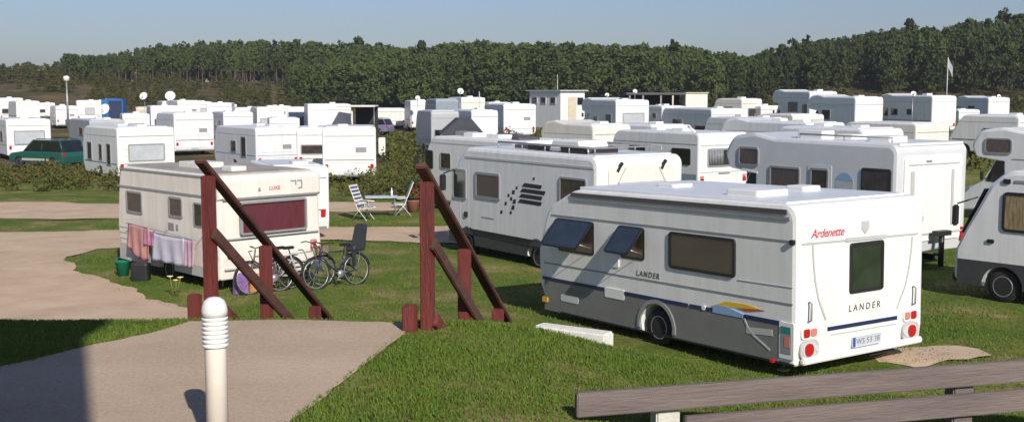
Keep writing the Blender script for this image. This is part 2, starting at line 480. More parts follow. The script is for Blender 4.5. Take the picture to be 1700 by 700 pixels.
def cab_part(v, W, H, cab=1.15, material=None, z0=0.3):
    """van cab under the sleeping alcove"""
    L = v.L
    fx = L / 2 + 0.35
    pts = [(L / 2 - cab - 0.15, z0, 0), (L / 2 - cab - 0.15, H - 0.9, 0), (L / 2 - 0.85, H - 0.92, 0.1), (fx - 0.75, 1.35, 0.1), (fx - 0.08, 1.08, 0.15), (fx, 0.7, 0.1), (fx, z0, 0.08)]
    ax = fx - 0.85
    bottom = [(ax + 0.41 * math.cos(t), 0.33 + 0.41 * math.sin(t)) for t in [PI * k / 8 for k in range(9)]]
    mb = MB(); mb.prism(rounded(pts, 3) + bottom, -W / 2, W / 2, 0, MX, 0.06)
    o = mb.build('cab', material or WHITE2, v.root)
    wz0, wz1 = 1.38, H - 0.96
    ws = MB(); x0, x1 = fx - 0.74, L / 2 - 0.86
    e = 0.03
    ws.prism([(x0 + e, wz0), (x1 + e, wz1), (x1 - 0.03, wz1), (x0 - 0.03, wz0)], -W / 2 + 0.12, W / 2 - 0.12, 0, MX)
    ws.build('windscreen', PANE, o)
    for sd in (1, -1):
        w = MB()
        poly = [(L / 2 - cab - 0.02, 1.32), (fx - 0.86, 1.36), (L / 2 - 0.86, H - 0.98), (L / 2 - cab - 0.02, H - 0.98)]
        y = sd * W / 2
        w.prism([(p[0], p[1]) for p in poly], y - 0.012, y + 0.012, 0, Matrix(((1, 0, 0, 0), (0, 0, 1, 0), (0, 1, 0, 0), (0, 0, 0, 1))))
        w.build('door_window', PANE, o)
        mr = MB(); mr.tube([(x0 - 0.15, sd * (W / 2), 1.45), (x0 - 0.12, sd * (W / 2 + 0.2), 1.5)], 0.015, 6)
        mr.box((x0 - 0.12, sd * (W / 2 + 0.26), 1.55), (0.06, 0.16, 0.3), b=0.02)
        mr.build('mirror', BLACKP, v.root)
    bp = MB(); bp.box((fx + 0.02, 0, 0.42), (0.12, W - 0.1, 0.22), b=0.04); bp.build('bumper', BLACKP, v.root)
    for sd in (1, -1):
        hl = MB(); hl.box((fx - 0.03, sd * (W / 2 - 0.22), 0.82), (0.1, 0.26, 0.2), b=0.03); hl.build('headlight', LCLR, v.root)
    return ax
def windscreen(v, H, W, z0=1.35):
    L = v.L
    ws = MB()
    a = (L / 2 - 0.12, 1.4); b = (L / 2 - 0.60, H - 0.42); e = 0.035
    ws.prism([(a[0] + e, a[1]), (b[0] + e, b[1]), (b[0] - 0.02, b[1]), (a[0] - 0.02, a[1])], -W / 2 + 0.13, W / 2 - 0.13, 0, MX)
    ws.build('windscreen', PANE, v.root)
    for sd in (1, -1):
        hl = MB(); hl.box((L / 2, sd * (W / 2 - 0.3), 0.85), (0.06, 0.3, 0.18), b=0.025); hl.build('headlight', LCLR, v.root)
        mr = MB(); mr.tube([(L / 2 - 0.5, sd * (W / 2 - 0.02), H - 0.6), (L / 2 - 0.15, sd * (W / 2 + 0.2), H - 0.75)], 0.018, 6)
        mr.box((L / 2 - 0.12, sd * (W / 2 + 0.2), H - 1.0), (0.08, 0.2, 0.45), b=0.03)
        mr.build('mirror', BLACKP, v.root)
    bp = MB(); bp.box((L / 2 + 0.02, 0, 0.45), (0.1, W - 0.15, 0.25), b=0.04); bp.build('bumper', SKIRT_D, v.root)

# ================================================================== ground
def make_ground():
    def axis(lo, hi, fine_lo, fine_hi, step, grow):
        a = list(np.arange(fine_lo, fine_hi + 1e-6, step))
        s_ = step; x = a[-1]
        while x < hi: s_ *= grow; x += s_; a.append(x)
        s_ = step; x = a[0]
        while x > lo: s_ *= grow; x -= s_; a.insert(0, x)
        return np.array(a)
    xs = axis(-1500, 1500, -12, 14, 0.3, 1.045); ys = axis(-60, 3000, 2, 24, 0.3, 1.03)
    X, Y = np.meshgrid(xs, ys); Z = terrain(X, Y)
    rs = np.random.RandomState(3)
    # gentle unevenness
    Z = Z + 0.02 * np.sin(X * 1.3 + 0.7 * Y) * np.sin(Y * 0.9 - X * 0.4) * (Y > 8.3) * (Y < 60)
    Z = Z + np.where(Y > 150, 0.35 * np.sin(X * 0.11 + 1) * np.sin(Y * 0.07), 0)
    nx, ny = len(xs), len(ys)
    co = np.stack([X.ravel(), Y.ravel(), Z.ravel()], 1)
    i = np.arange(nx - 1); j = np.arange(ny - 1); I, J = np.meshgrid(i, j)
    a = (J * nx + I).ravel(); q = np.stack([a, a + 1, a + nx + 1, a + nx], 1)
    me = bpy.data.meshes.new('ground'); me.vertices.add(len(co)); me.vertices.foreach_set('co', co.ravel())
    me.loops.add(q.size); me.loops.foreach_set('vertex_index', q.ravel())
    me.polygons.add(len(q)); me.polygons.foreach_set('loop_start', np.arange(0, q.size, 4)); me.polygons.foreach_set('loop_total', np.full(len(q), 4))
    me.polygons.foreach_set('use_smooth', np.ones(len(q), bool))
    me.update()
    # heath: how much brown heather grows among the grass
    x, y = co[:, 0], co[:, 1]
    r = x / np.maximum(y, 30)
    heath = S((y - 52) / 12) * (1 - 0.5 * S((y - 120) / 30)) * S((5 - x) / 6)
    heath = np.maximum(heath, S((y - 165) / 25))
    at_ = me.attributes.new('heath', 'FLOAT', 'POINT'); at_.data.foreach_set('value', heath.astype(np.float32))
    o = bpy.data.objects.new('ground', me); COL.objects.link(o); tag(o, kind='structure')
    m = bpy.data.materials.new('grassland'); m.use_nodes = True; nt = m.node_tree; b = nt.nodes['Principled BSDF']
    b.inputs['Roughness'].default_value = 0.95; b.inputs['Specular IOR Level'].default_value = 0.15
    tc = nt.nodes.new('ShaderNodeTexCoord')
    def noise(scale, det=6, rough=0.6):
        n = nt.nodes.new('ShaderNodeTexNoise'); n.inputs['Scale'].default_value = scale; n.inputs['Detail'].default_value = det
        n.inputs['Roughness'].default_value = rough; nt.links.new(tc.outputs['Object'], n.inputs[0]); return n.outputs[0]
    def ramp(src, stops):
        r_ = nt.nodes.new('ShaderNodeValToRGB'); e = r_.color_ramp.elements
        e[0].position = stops[0][0]; e[0].color = (*stops[0][1], 1); e[1].position = stops[-1][0]; e[1].color = (*stops[-1][1], 1)
        for p, c in stops[1:-1]:
            k = e.new(p); k.color = (*c, 1)
        nt.links.new(src, r_.inputs[0]); return r_.outputs[0]
    g1 = ramp(noise(0.55, 8, 0.68), [(0.30, (0.070, 0.120, 0.018)), (0.46, (0.115, 0.170, 0.028)), (0.54, (0.175, 0.185, 0.050)), (0.64, (0.30, 0.245, 0.12))])
    g2 = ramp(noise(9.0, 8, 0.7), [(0.3, (0.55, 0.55, 0.5)), (0.7, (1.25, 1.2, 1.15))])
    mul = nt.nodes.new('ShaderNodeMix'); mul.data_type = 'RGBA'; mul.blend_type = 'MULTIPLY'; mul.inputs[0].default_value = 1
    nt.links.new(g1, mul.inputs[6]); nt.links.new(g2, mul.inputs[7])
    h1 = ramp(noise(0.16, 9, 0.65), [(0.32, (0.045, 0.055, 0.018)), (0.48, (0.085, 0.070, 0.030)), (0.56, (0.13, 0.09, 0.045)), (0.68, (0.17, 0.15, 0.05))])
    mh = nt.nodes.new('ShaderNodeMix'); mh.data_type = 'RGBA'
    aa = nt.nodes.new('ShaderNodeAttribute'); aa.attribute_name = 'heath'
    nt.links.new(aa.outputs['Fac'], mh.inputs[0]); nt.links.new(mul.outputs[2], mh.inputs[6]); nt.links.new(h1, mh.inputs[7])
    nt.links.new(mh.outputs[2], b.inputs['Base Color'])
    bp = nt.nodes.new('ShaderNodeBump'); bp.inputs['Strength'].default_value = 0.7; bp.inputs['Distance'].default_value = 0.06
    nt.links.new(noise(14, 6, 0.7), bp.inputs['Height']); nt.links.new(bp.outputs[0], b.inputs['Normal'])
    me.materials.append(m)
make_ground()

def sand_mat(name, c1, c2, c3):
    m = bpy.data.materials.new(name); m.use_nodes = True; nt = m.node_tree; b = nt.nodes['Principled BSDF']
    b.inputs['Roughness'].default_value = 0.95; b.inputs['Specular IOR Level'].default_value = 0.1
    tc = nt.nodes.new('ShaderNodeTexCoord')
    def n(scale, d=8, r=0.65):
        q = nt.nodes.new('ShaderNodeTexNoise'); q.inputs['Scale'].default_value = scale; q.inputs['Detail'].default_value = d; q.inputs['Roughness'].default_value = r
        nt.links.new(tc.outputs['Object'], q.inputs[0]); return q.outputs[0]
    r = nt.nodes.new('ShaderNodeValToRGB'); r.color_ramp.elements[0].position = 0.3; r.color_ramp.elements[0].color = (*c2, 1)
    r.color_ramp.elements[1].position = 0.68; r.color_ramp.elements[1].color = (*c1, 1)
    e = r.color_ramp.elements.new(0.5); e.color = (*c3, 1)
    nt.links.new(n(0.8), r.inputs[0])
    mp = nt.nodes.new('ShaderNodeMapping'); mp.inputs['Scale'].default_value = (0.5, 1.1, 1); mp.inputs['Rotation'].default_value = (0, 0, 0.3)
    tn = nt.nodes.new('ShaderNodeTexNoise'); tn.inputs['Scale'].default_value = 1.0; tn.inputs['Detail'].default_value = 5
    nt.links.new(tc.outputs['Object'], mp.inputs[0]); nt.links.new(mp.outputs[0], tn.inputs[0])
    tr = nt.nodes.new('ShaderNodeValToRGB'); tr.color_ramp.elements[0].position = 0.34; tr.color_ramp.elements[0].color = (0.93, 0.925, 0.91, 1)
    tr.color_ramp.elements[1].position = 0.62; tr.color_ramp.elements[1].color = (1.02, 1.02, 1.02, 1); nt.links.new(tn.outputs[0], tr.inputs[0])
    r2 = nt.nodes.new('ShaderNodeValToRGB'); r2.color_ramp.elements[0].position = 0.33; r2.color_ramp.elements[0].color = (0.80, 0.785, 0.77, 1)
    r2.color_ramp.elements[1].position = 0.62; r2.color_ramp.elements[1].color = (1.05, 1.05, 1.05, 1)
    nt.links.new(n(38, 6, 0.75), r2.inputs[0])
    mx = nt.nodes.new('ShaderNodeMix'); mx.data_type = 'RGBA'; mx.blend_type = 'MULTIPLY'; mx.inputs[0].default_value = 1
    nt.links.new(r.outputs[0], mx.inputs[6]); nt.links.new(r2.outputs[0], mx.inputs[7])
    m3 = nt.nodes.new('ShaderNodeMix'); m3.data_type = 'RGBA'; m3.blend_type = 'MULTIPLY'; m3.inputs[0].default_value = 1
    nt.links.new(mx.outputs[2], m3.inputs[6]); nt.links.new(tr.outputs[0], m3.inputs[7]); nt.links.new(m3.outputs[2], b.inputs['Base Color'])
    bp = nt.nodes.new('ShaderNodeBump'); bp.inputs['Strength'].default_value = 0.5; bp.inputs['Distance'].default_value = 0.015
    nt.links.new(n(55, 5, 0.7), bp.inputs['Height']); nt.links.new(bp.outputs[0], b.inputs['Normal'])
    return m
GRAVEL = sand_mat('fine_gravel', (0.56, 0.445, 0.335), (0.46, 0.36, 0.265), (0.515, 0.405, 0.30))
SAND = sand_mat('pink_sand', (0.62, 0.475, 0.345), (0.48, 0.365, 0.26), (0.56, 0.425, 0.305))

def sheet(name, pts, z, material, amp=0.08, step=0.15, seed=1, keep=None):
    """flat sheet with a ragged edge"""
    r = random.Random(seed); out = []
    n = len(pts)
    ph = [r.uniform(0, 6.3) for _ in range(6)]; s_ = 0
    for i in range(n):
        a = Vector(pts[i]); b = Vector(pts[(i + 1) % n]); l = (b - a).length
        k = max(1, int(l / step)); nn = Vector((-(b - a).y, (b - a).x)).normalized()
        for q in range(k):
            s_ += l / k
            t = q / k
            w = 0 if q == 0 else 1
            d = (math.sin(s_ * 1.1 + ph[0]) * 0.8 + math.sin(s_ * 2.9 + ph[1]) * 0.5 + math.sin(s_ * 7.7 + ph[2]) * 0.3 + r.uniform(-.5, .5)) * amp
            out.append(a.lerp(b, t) + nn * d)
    bm = bmesh.new(); vs_ = [bm.verts.new((p.x, p.y, z)) for p in out]
    f = bm.faces.new(vs_)
    if f.normal.z < 0: f.normal_flip()
    bmesh.ops.triangulate(bm, faces=[f]); bm.normal_update()
    for f in bm.faces:
        if f.normal.z < 0: f.normal_flip()
    me = bpy.data.meshes.new(name); bm.to_mesh(me); bm.free(); me.materials.append(material)
    o = bpy.data.objects.new(name, me); COL.objects.link(o); tag(o, kind='structure')
    return [(p.x, p.y) for p in out]

PATH = [(-0.79, 8.50), (-0.80, 8.1), (-0.93, 7.2), (-1.13, 6.05), (-1.42, 4.6), (-1.6, 3.2), (-0.6, 2.2), (2.5, 1.2), (2.5, -3), (-0.6, -3), (-0.7, 1.7), (-4.5, 1.7), (-7.5, 3.0), (-5.3, 4.9), (-3.9, 6.3), (-3.2, 7.15), (-2.9, 7.75), (-2.58, 8.2), (-2.45, 8.55), (-1.6, 8.62)]
sheet('footpath', PATH, 2.712, GRAVEL, 0.022, 0.10, 4)
ROAD = [at(*p) for p in [(-200, 392), (-60, 388), (0, 386), (190, 384), (260, 382), (420, 380), (570, 378), (700, 377), (800, 377), (800, 404), (700, 403), (560, 400), (420, 402), (250, 408), (170, 415), (100, 428), (140, 452), (200, 476), (250, 497), (320, 512), (360, 560), (360, 640), (100, 640), (-300, 600)]]
sheet('sandy_road', ROAD, 0.03, SAND, 0.13, 0.3, 2)
sheet('sandy_track', [at(*p) for p in [(-200, 336), (0, 337), (100, 336), (190, 340), (300, 345), (300, 362), (190, 364), (100, 365), (0, 362), (-200, 361)]], 0.028, SAND, 0.2, 0.5, 3)
sheet('bare_earth', [at(*p) for p in [(530, 336), (575, 336), (690, 338), (690, 350), (578, 352), (530, 352)]], 0.026, SAND, 0.15, 0.4, 5)
sheet('bare_earth', [(5.9, 18.5), (6.6, 19.4), (7.7, 19.6), (8.0, 19.0), (7.3, 18.5), (6.5, 18.0)], 0.026, SAND, 0.14, 0.25, 6)

# ================================================================== vehicles in front
def label_vehicle(v, label, cat, group): return v.tag(label, cat, group)
G_CAR = 'white touring caravans parked on the site'
G_MOT = 'motorhomes parked on the site'

# ---- A: the large touring caravan in the right foreground
mat('flap_glass', (0.035, 0.05, 0.07), 0.22, 0.3, 3, coat=0.1, spec=0.5)
A = Vehicle('caravan', (4.31, 17.06), 124.5, 6.66, 3.10, 2.66, tilt=rad(1.2), z=-0.0)
A.tag('large white caravan with grey skirt, two propped open windows and red rear lettering', 'caravan', G_CAR)
wx = 3.14 - A.L / 2
a_pts = [(-A.L / 2 + 0.04, 0.18, 0.05), (-A.L / 2, 0.50, 0.0), (-A.L / 2, 2.66, 0.20), (A.L / 2 - 1.15, 2.62, 0.8), (A.L / 2 - 0.32, 2.25, 0.5), (A.L / 2, 1.35, 0.5), (A.L / 2 - 0.03, 0.70, 0.15), (A.L / 2 - 0.35, 0.20, 0.2)]
A.shell(a_pts, WHITE, 0.075, arches=[(wx, 0.42)], z0=0.19)
def side_skirt(v, side, z_top, z_bot, x0, x1, arches, material, t=0.012, name='skirt'):
    pts = [(x0, z_bot), (x0, z_top), (x1, z_top), (x1 + (0.0), z_bot)]
    bottom = []
    for ax, ar in sorted(arches, reverse=True):
        hw = math.sqrt(ar * ar - (z_bot - 0.33) ** 2); a0 = math.atan2(z_bot - 0.33, hw); a1 = PI - a0
        bottom += [(ax + ar * math.cos(a0 + (a1 - a0) * k / 12), 0.33 + ar * math.sin(a0 + (a1 - a0) * k / 12)) for k in range(13)]
    mb = MB(); y = side * v.W / 2
    mb.prism(pts + bottom, y - 0.01, y + t if side > 0 else y + 0.01, 0, Matrix(((1, 0, 0, 0), (0, 0, 1, 0), (0, 1, 0, 0), (0, 0, 0, 1)))) if side > 0 else mb.prism(pts + bottom, y - t, y + 0.01, 0, Matrix(((1, 0, 0, 0), (0, 0, 1, 0), (0, 1, 0, 0), (0, 0, 0, 1))))
    return mb.build(name, material, v.root)
side_skirt(A, 1, 0.82, 0.21, -A.L / 2 + 0.34, A.L / 2 - 0.22, [(wx, 0.43)], SKIRT)
side_skirt(A, -1, 0.82, 0.21, -A.L / 2 + 0.34, A.L / 2 - 0.22, [(wx, 0.43)], SKIRT)
fw = A.fw
# moulded wheel arch lip
mb = MB()
for k in range(14):
    a0 = -0.1 + (PI + 0.2) * k / 14; a1 = -0.1 + (PI + 0.2) * (k + 1) / 14
    for r0, r1 in ((0.43, 0.50),):
        mb.prism([(wx + r0 * math.cos(a0), .33 + r0 * math.sin(a0)), (wx + r1 * math.cos(a0), .33 + r1 * math.sin(a0)), (wx + r1 * math.cos(a1), .33 + r1 * math.sin(a1)), (wx + r0 * math.cos(a1), .33 + r0 * math.sin(a1))], A.W / 2 - .01, A.W / 2 + 0.03, 0, Matrix(((1, 0, 0, 0), (0, 0, 1, 0), (0, 1, 0, 0), (0, 0, 0, 1))))
mb.build('wheel_arch', TRIM, A.root)
# roof edge rail: dark awning rail with a lighter band under it
A.line('L', [(fw(5.55), 2.53), (fw(0.18), 2.55)], 0.075, RAILD, 'awning_rail', 0.03)
A.line('L', [(fw(5.55), 2.445), (fw(0.12), 2.455)], 0.045, TRIM, 'awning_rail', 0.025)
mb = MB(); mb.prism([(-A.L / 2 + 0.3, 2.60), (A.L / 2 - 1.2, 2.58), (A.L / 2 - 1.2, 2.675), (-A.L / 2 + 0.3, 2.69)], -A.W / 2 + 0.12, A.W / 2 - 0.12, 0, MX, 0.02)
mb.build('roof', ROOFM, A.root)
for z_, wd, mt, nm, x1_ in ((2.10, 0.028, TRIM, 'trim', 6.2), (1.14, 0.026, TRIM, 'trim', 6.45), (1.40, 0.012, TRIM_L, 'trim', 1.2)):
    A.line('L', [(fw(x1_), z_), (fw(0.06), z_ + 0.01)], wd, mt, nm, 0.01)
for a_, b_ in ((6.5, 4.55), (4.0, 2.35), (2.3, 1.72), (1.05, 0.32)):
    A.line('L', [(fw(a_), 0.835), (fw(b_), 0.835)], 0.06, NAVY, 'stripe', 0.02)
A.panel('L', fw(2.0), fw(1.92), 0.81, 0.88, WPLAST, 'socket', 0.03, 0.02)
A.window('L', fw(2.82), fw(1.25), 1.42, 2.05, PANE_G, fw=0.05)
A.flap('L', fw(6.0), fw(4.88), 1.42, 2.05, 40)
A.flap('L', fw(4.12), fw(3.46), 1.47, 2.05, 40)
A.panel('L', fw(4.55), fw(4.0), 0.70, 0.88, WPLAST, 'locker_door', 0.02, 0.02)
A.panel('L', fw(4.4), fw(4.15), 1.28, 1.42, WPLAST, 'vent', 0.02, 0.02)
A.panel('L', fw(5.9), fw(5.35), 0.45, 0.58, LCLR, 'vent', 0.02, 0.03)
text_obj('LANDER', 0.135, TXT_G, A.root, A.M('L', fw(3.38), 1.235, 0.002), shear=0.2, bold=0.003, spacing=1.3)
# swoosh decal: yellow over light blue, red tip
A.poly_panel('L', [(fw(1.72), 0.93), (fw(1.45), 1.02), (fw(1.0), 1.03), (fw(0.72), 0.99), (fw(1.0), 0.95)], YELLOW, 'decal', 0.008)
A.poly_panel('L', [(fw(1.2), 0.945), (fw(0.95), 0.97), (fw(0.62), 0.985), (fw(1.0), 0.92)], REDD, 'decal', 0.011)
A.poly_panel('L', [(fw(1.75), 0.80), (fw(1.75), 0.92), (fw(1.45), 0.94), (fw(1.06), 0.86), (fw(1.08), 0.80)], LBLUE, 'decal', 0.022)
A.line('L', [(fw(1.05), 0.80), (fw(0.98), 0.68), (fw(0.85), 0.56), (fw(0.65), 0.46), (fw(0.5), 0.38)], 0.03, TRIM_L, 'trim', 0.02)
A.line('L', [(fw(1.0), 0.62), (fw(0.45), 0.66)], 0.10, TRIM_L, 'vent', 0.018)
# framed service hatch at the rear end of the side
A.panel('L', fw(0.31), fw(0.02), 0.30, 0.86, WPLAST, 'side_marker_surround', 0.02, 0.02)
A.panel('L', fw(0.27), fw(0.07), 0.38, 0.80, TRIM, 'side_marker', 0.026, 0.01)
A.panel('L', fw(0.265), fw(0.075), 0.70, 0.795, TEAL, 'side_marker', 0.031, 0.005)
A.panel('L', fw(0.20), fw(0.09), 0.48, 0.64, LORG, 'side_marker', 0.030, 0.01)
A.line('L', [(fw(5.9), 0.222), (fw(0.02), 0.222)], 0.03, BLACKP, 'trim', 0.02)
A.panel('L', fw(0.1), fw(0.02), 2.06, 2.14, BLACKP, 'marker_light', 0.05, 0.02)
A.panel('L', fw(6.5), fw(6.32), 0.36, 0.46, LYEL, 'marker_light', 0.03, 0.02)
mb = MB(); mb.box((0, 0, 0), (.07, .11, .05), b=.01); o = mb.build('reflector', LRED, A.root); o.location = (-A.L / 2 + .42, A.W / 2 + .03, .23)
# rear face
A.window('B', 1.22, 2.04, 1.20, 2.00, PANE_G, fw=0.055, r=0.05)
A.line('B', [(0.12, 2.07), (1.12, 2.055)], 0.03, TRIM_L, 'trim', 0.012)
A.line('B', [(2.10, 2.045), (2.92, 2.035)], 0.03, TRIM_L, 'trim', 0.012)
A.line('B', [(1.12, 2.062), (2.1, 2.05)], 0.06, TRIM_L, 'trim', 0.02)
A.line('B', [(0.36, 2.04), (0.38, 1.8), (0.42, 1.5), (0.5, 1.2), (0.6, 1.0), (0.68, 0.85)], 0.032, TRIM_L, 'trim', 0.012)
A.line('B', [(2.78, 2.0), (2.76, 1.8), (2.71, 1.5), (2.62, 1.2), (2.5, 1.0), (2.42, 0.85)], 0.032, TRIM_L, 'trim', 0.012)
A.line('B', [(0.72, 0.70), (2.42, 0.69)], 0.062, NAVY, 'stripe', 0.010)
A.line('B', [(0.80, 0.60), (2.40, 0.59)], 0.015, TRIM_L, 'trim', 0.010)
text_obj('Ardenette', 0.19, TXT_R, A.root, A.M('B', 0.70, 2.20, 0.002), shear=0.35, bold=0.002, spacing=0.95)
text_obj('LANDER', 0.15, TXT_G, A.root, A.M('B', 1.60, 0.96, 0.002), shear=0.1, bold=0.002, spacing=1.55)
# shield emblem
A.poly_panel('B', [(1.50, 2.33), (1.68, 2.33), (1.68, 2.20), (1.59, 2.12), (1.50, 2.20)], TRIM_L, 'emblem', 0.012)
pl = A.panel('B', 1.30, 2.00, 0.33, 0.50, PLATE, 'number_plate', 0.02, 0.02)
A.panel('B', 1.31, 1.37, 0.34, 0.49, PLBLUE, 'plate_band', 0.024)
text_obj('WS 53 38', 0.13, mat('plate_text', (0.16, 0.14, 0.17), 0.5), A.root, A.M('B', 1.68, 0.415, 0.019), spacing=1.1)
A.panel('B', 1.72, 1.80, 0.235, 0.305, LRED, 'fog_light', 0.03, 0.02)
for u_, sgn in ((0.28, 1), (2.74, -1)):
    A.panel('B', u_ - .18, u_ + .20, 0.60, 0.80, WPLAST, 'lamp_housing', 0.03, 0.06)
    A.lamp(u_ - 0.07 * sgn, 0.70, 0.13, 0.13, LRED, t=0.05); A.lamp(u_ + 0.09 * sgn, 0.70, 0.12, 0.12, LORG, t=0.05)
    A.panel('B', u_ - .20, u_ + .22, 0.31, 0.575, TRIM_L, 'lamp_housing', 0.03, 0.08)
    A.lamp(u_ - 0.02 * sgn, 0.44, 0.19, 0.20, LRED, t=0.06, r=0.09); A.lamp(u_ + 0.16 * sgn, 0.44, 0.08, 0.09, LCLR, t=0.05, r=0.04)
    A.lamp(u_ + 0.0 * sgn, 0.44, 0.30, 0.21, LCLR, t=0.04, r=0.09)
for u_ in (0.27, 2.80):
    mb = MB(); mb.tube([(0, -.15, .02), (0.0, -.13, .07), (0.01, .13, .07), (0.01, .15, .02)], 0.018, 6)
    o = mb.build('grab_handle', TRIM, A.root); o.matrix_local = A.M('B', u_, 1.02)
A.hatch(-A.L / 2 + 1.75, 0.55, 0.75, 0.75, 0.11, WPLAST, 2.67)
A.hatch(-A.L / 2 + 1.9, -0.75, 0.45, 0.45, 0.10, WPLAST, 2.67)
A.hatch(A.L / 2 - 2.4, 0.1, 0.5, 0.5, 0.09, WPLAST, 2.65)
A.wheels([wx], 0.33); A.under(); A.legs(); A.drawbar()
mb = MB(); mb.box((A.L / 2 - 1.0 + 0.9, 0.0, 0.75), (0.35, 1.5, 0.6), b=0.08); mb.build('gas_locker', WHITE, A.root)
mb = MB(); mb.box((-A.L / 2 - 0.04, 0, 0.27), (0.09, A.W - 0.2, 0.10), b=0.02); mb.build('bumper', WHITE, A.root)
mb = MB(); mb.box((-A.L / 2 + .25, -.55, 0.16), (0.3, .28, 0.16), b=0.03); mb.tube([(-A.L / 2 + .1, -.9, .14), (-A.L / 2 + .1, -.3, .13)], .03, 8); mb.build('underfloor_box', UNDER, A.root)

# ---- B: older caravan with red curtains behind the railing
B = Vehicle('caravan', (-6.40, 24.87), 134, 5.0, 2.68, 2.62, z=-0.03)
B.tag('older cream caravan with red curtains and washing hung along its side', 'caravan', G_CAR)
bx = 2.45 - B.L / 2
B.shell([(-2.44, 0.30, 0.05), (-2.49, 0.8, 0.1), (-2.44, 1.25, 0.05), (-2.42, 2.08, 0.0), (-2.5, 2.12, 0.0), (-2.5, 2.62, 0.14), (2.3, 2.62, 0.3), (2.42, 1.9, 0.2), (2.5, 1.1, 0.3), (2.3, 0.30, 0.1)], CREAM, 0.07, arches=[(bx, 0.36)], z0=0.30)
fb = B.fw
B.line('L', [(fb(4.9), 2.13), (fb(0.08), 2.13)], 0.045, TRIM, 'trim', 0.02)
B.line('L', [(fb(4.9), 1.12), (fb(0.08), 1.12)], 0.02, TRIM_L, 'trim', 0.012)
B.line('L', [(fb(4.9), 0.98), (fb(0.08), 0.98)], 0.02, TRIM_L, 'trim', 0.012)
B.line('L', [(fb(4.9), 0.84), (fb(0.08), 0.84)], 0.02, TRIM_L, 'trim', 0.012)
side_skirt(B, 1, 0.72, 0.31, -B.L / 2 + 0.1, B.L / 2 - 0.1, [(bx, 0.37)], TRIM_L)
B.line('L', [(fb(4.75), 2.56), (fb(0.12), 2.57)], 0.04, TRIM, 'awning_rail', 0.02)
B.window('L', fb(4.45), fb(3.60), 1.50, 2.04, CURT_B, TRIM, 0.05)
B.window('L', fb(2.28), fb(1.62), 1.56, 2.04, CURT_B, TRIM, 0.05)
B.panel('L', fb(1.22), fb(0.55), 0.55, 2.05, CREAM, 'door', 0.015, 0.05)
B.window('L', fb(1.12), fb(0.70), 1.42, 1.98, PANE_BR, TRIM, 0.04)
B.panel('L', fb(2.32), fb(2.05), 1.26, 1.42, TRIM, 'vent', 0.02, 0.01)
B.panel('L', fb(1.95), fb(1.85), 1.28, 1.40, TRIM, 'vent', 0.02, 0.01)
w = B.window('B', 0.50, 2.24, 1.28, 2.02, CURT_R, TRIM, 0.045, 0.05, t=0.07)
B.line('B', [(0.1, 2.10), (2.58, 2.10)], 0.03, TRIM, 'trim', 0.012)
B.line('B', [(0.1, 1.22), (2.58, 1.22)], 0.03, TRIM_L, 'trim', 0.03)
B.line('B', [(0.1, 0.55), (2.58, 0.55)], 0.03, TRIM_L, 'trim', 0.03)
for u_, tx, sz in ((1.02, 'a', .16), (1.42, 'LUXE', 0.12)):
    text_obj(tx, sz, TXT_R if u_ > 1.2 else TXT_G, B.root, B.M('B', u_, 2.28, 0.002), bold=0.002)
B.line('B', [(1.84, 2.42), (1.98, 2.42), (1.98, 2.32)], 0.03, TRIM, 'decal', 0.01)
B.line('B', [(2.02, 2.42), (2.14, 2.42), (2.14, 2.25), (2.04, 2.25)], 0.03, TRIM, 'decal', 0.01)
for u_ in (0.25, 2.43):
    B.lamp(u_, 0.85, 0.16, 0.12, LRED); B.lamp(u_, 0.98, 0.16, 0.10, LORG)
mb = MB(); mb.prism([(-2.3, 2.58), (2.2, 2.58), (2.15, 2.65), (-2.25, 2.65)], -1.2, 1.2, 0, MX, 0.015); mb.build('roof', mat('weathered_roof', (0.42, 0.38, 0.33), 0.6, 0.3, 2), B.root)
B.hatch(0.3, 0.2, 1.0, 0.7, 0.12, CREAM, 2.65); B.hatch(-1.4, 0.3, 0.5, 0.4, 0.1, CREAM, 2.65)
B.wheels([bx], 0.30); B.under(); B.legs(); B.drawbar()

# ---- C: motorhome in the middle with a roof rack
C = Vehicle('motorhome', (1.96, 26.52), 124.5, 6.7, 2.72, 2.95, z=-0.05)
C.tag('white motorhome with black block pattern on its side and rails on its roof', 'motorhome', G_MOT)
cwx = [-C.L / 2 + 2.35, C.L / 2 - 1.05]
C.shell(integrated_profile(C.L, C.H), WHITE2, 0.09, arches=[(cwx[0], .42), (cwx[1], .42)], z0=0.3)
fc = C.fw
side_skirt(C, 1, 0.60, 0.31, -C.L / 2 + 0.12, C.L / 2 - 0.12, [(cwx[0], .43), (cwx[1], .43)], SKIRT_D)
C.window('L', fc(6.35), fc(5.65), 1.52, 2.35, PANE_G, TRIM, 0.04)
C.window('L', fc(5.2), fc(4.0), 1.62, 2.33, CURT_B, TRIM, 0.07)
C.window('L', fc(1.42), fc(0.35), 1.80, 2.43, PANE_BR, TRIM, 0.05)
C.line('L', [(fc(5.55), 0.66), (fc(5.55), 2.5)], 0.012, TRIM_L, 'door_seam', 0.006)
C.line('L', [(fc(6.0), 0.66), (fc(6.0), 1.45)], 0.012, TRIM_L, 'door_seam', 0.006)
C.line('L', [(fc(5.7), 2.70), (fc(0.1), 2.70)], 0.05, TRIM_L, 'trim', 0.015)
C.panel('L', fc(5.75), fc(5.6), 1.05, 1.2, BLACKP, 'door_handle', 0.03, 0.02)
C.line('L', [(fc(4.9), 1.12), (fc(4.3), 1.12)], 0.03, TRIM, 'decal', 0.006)
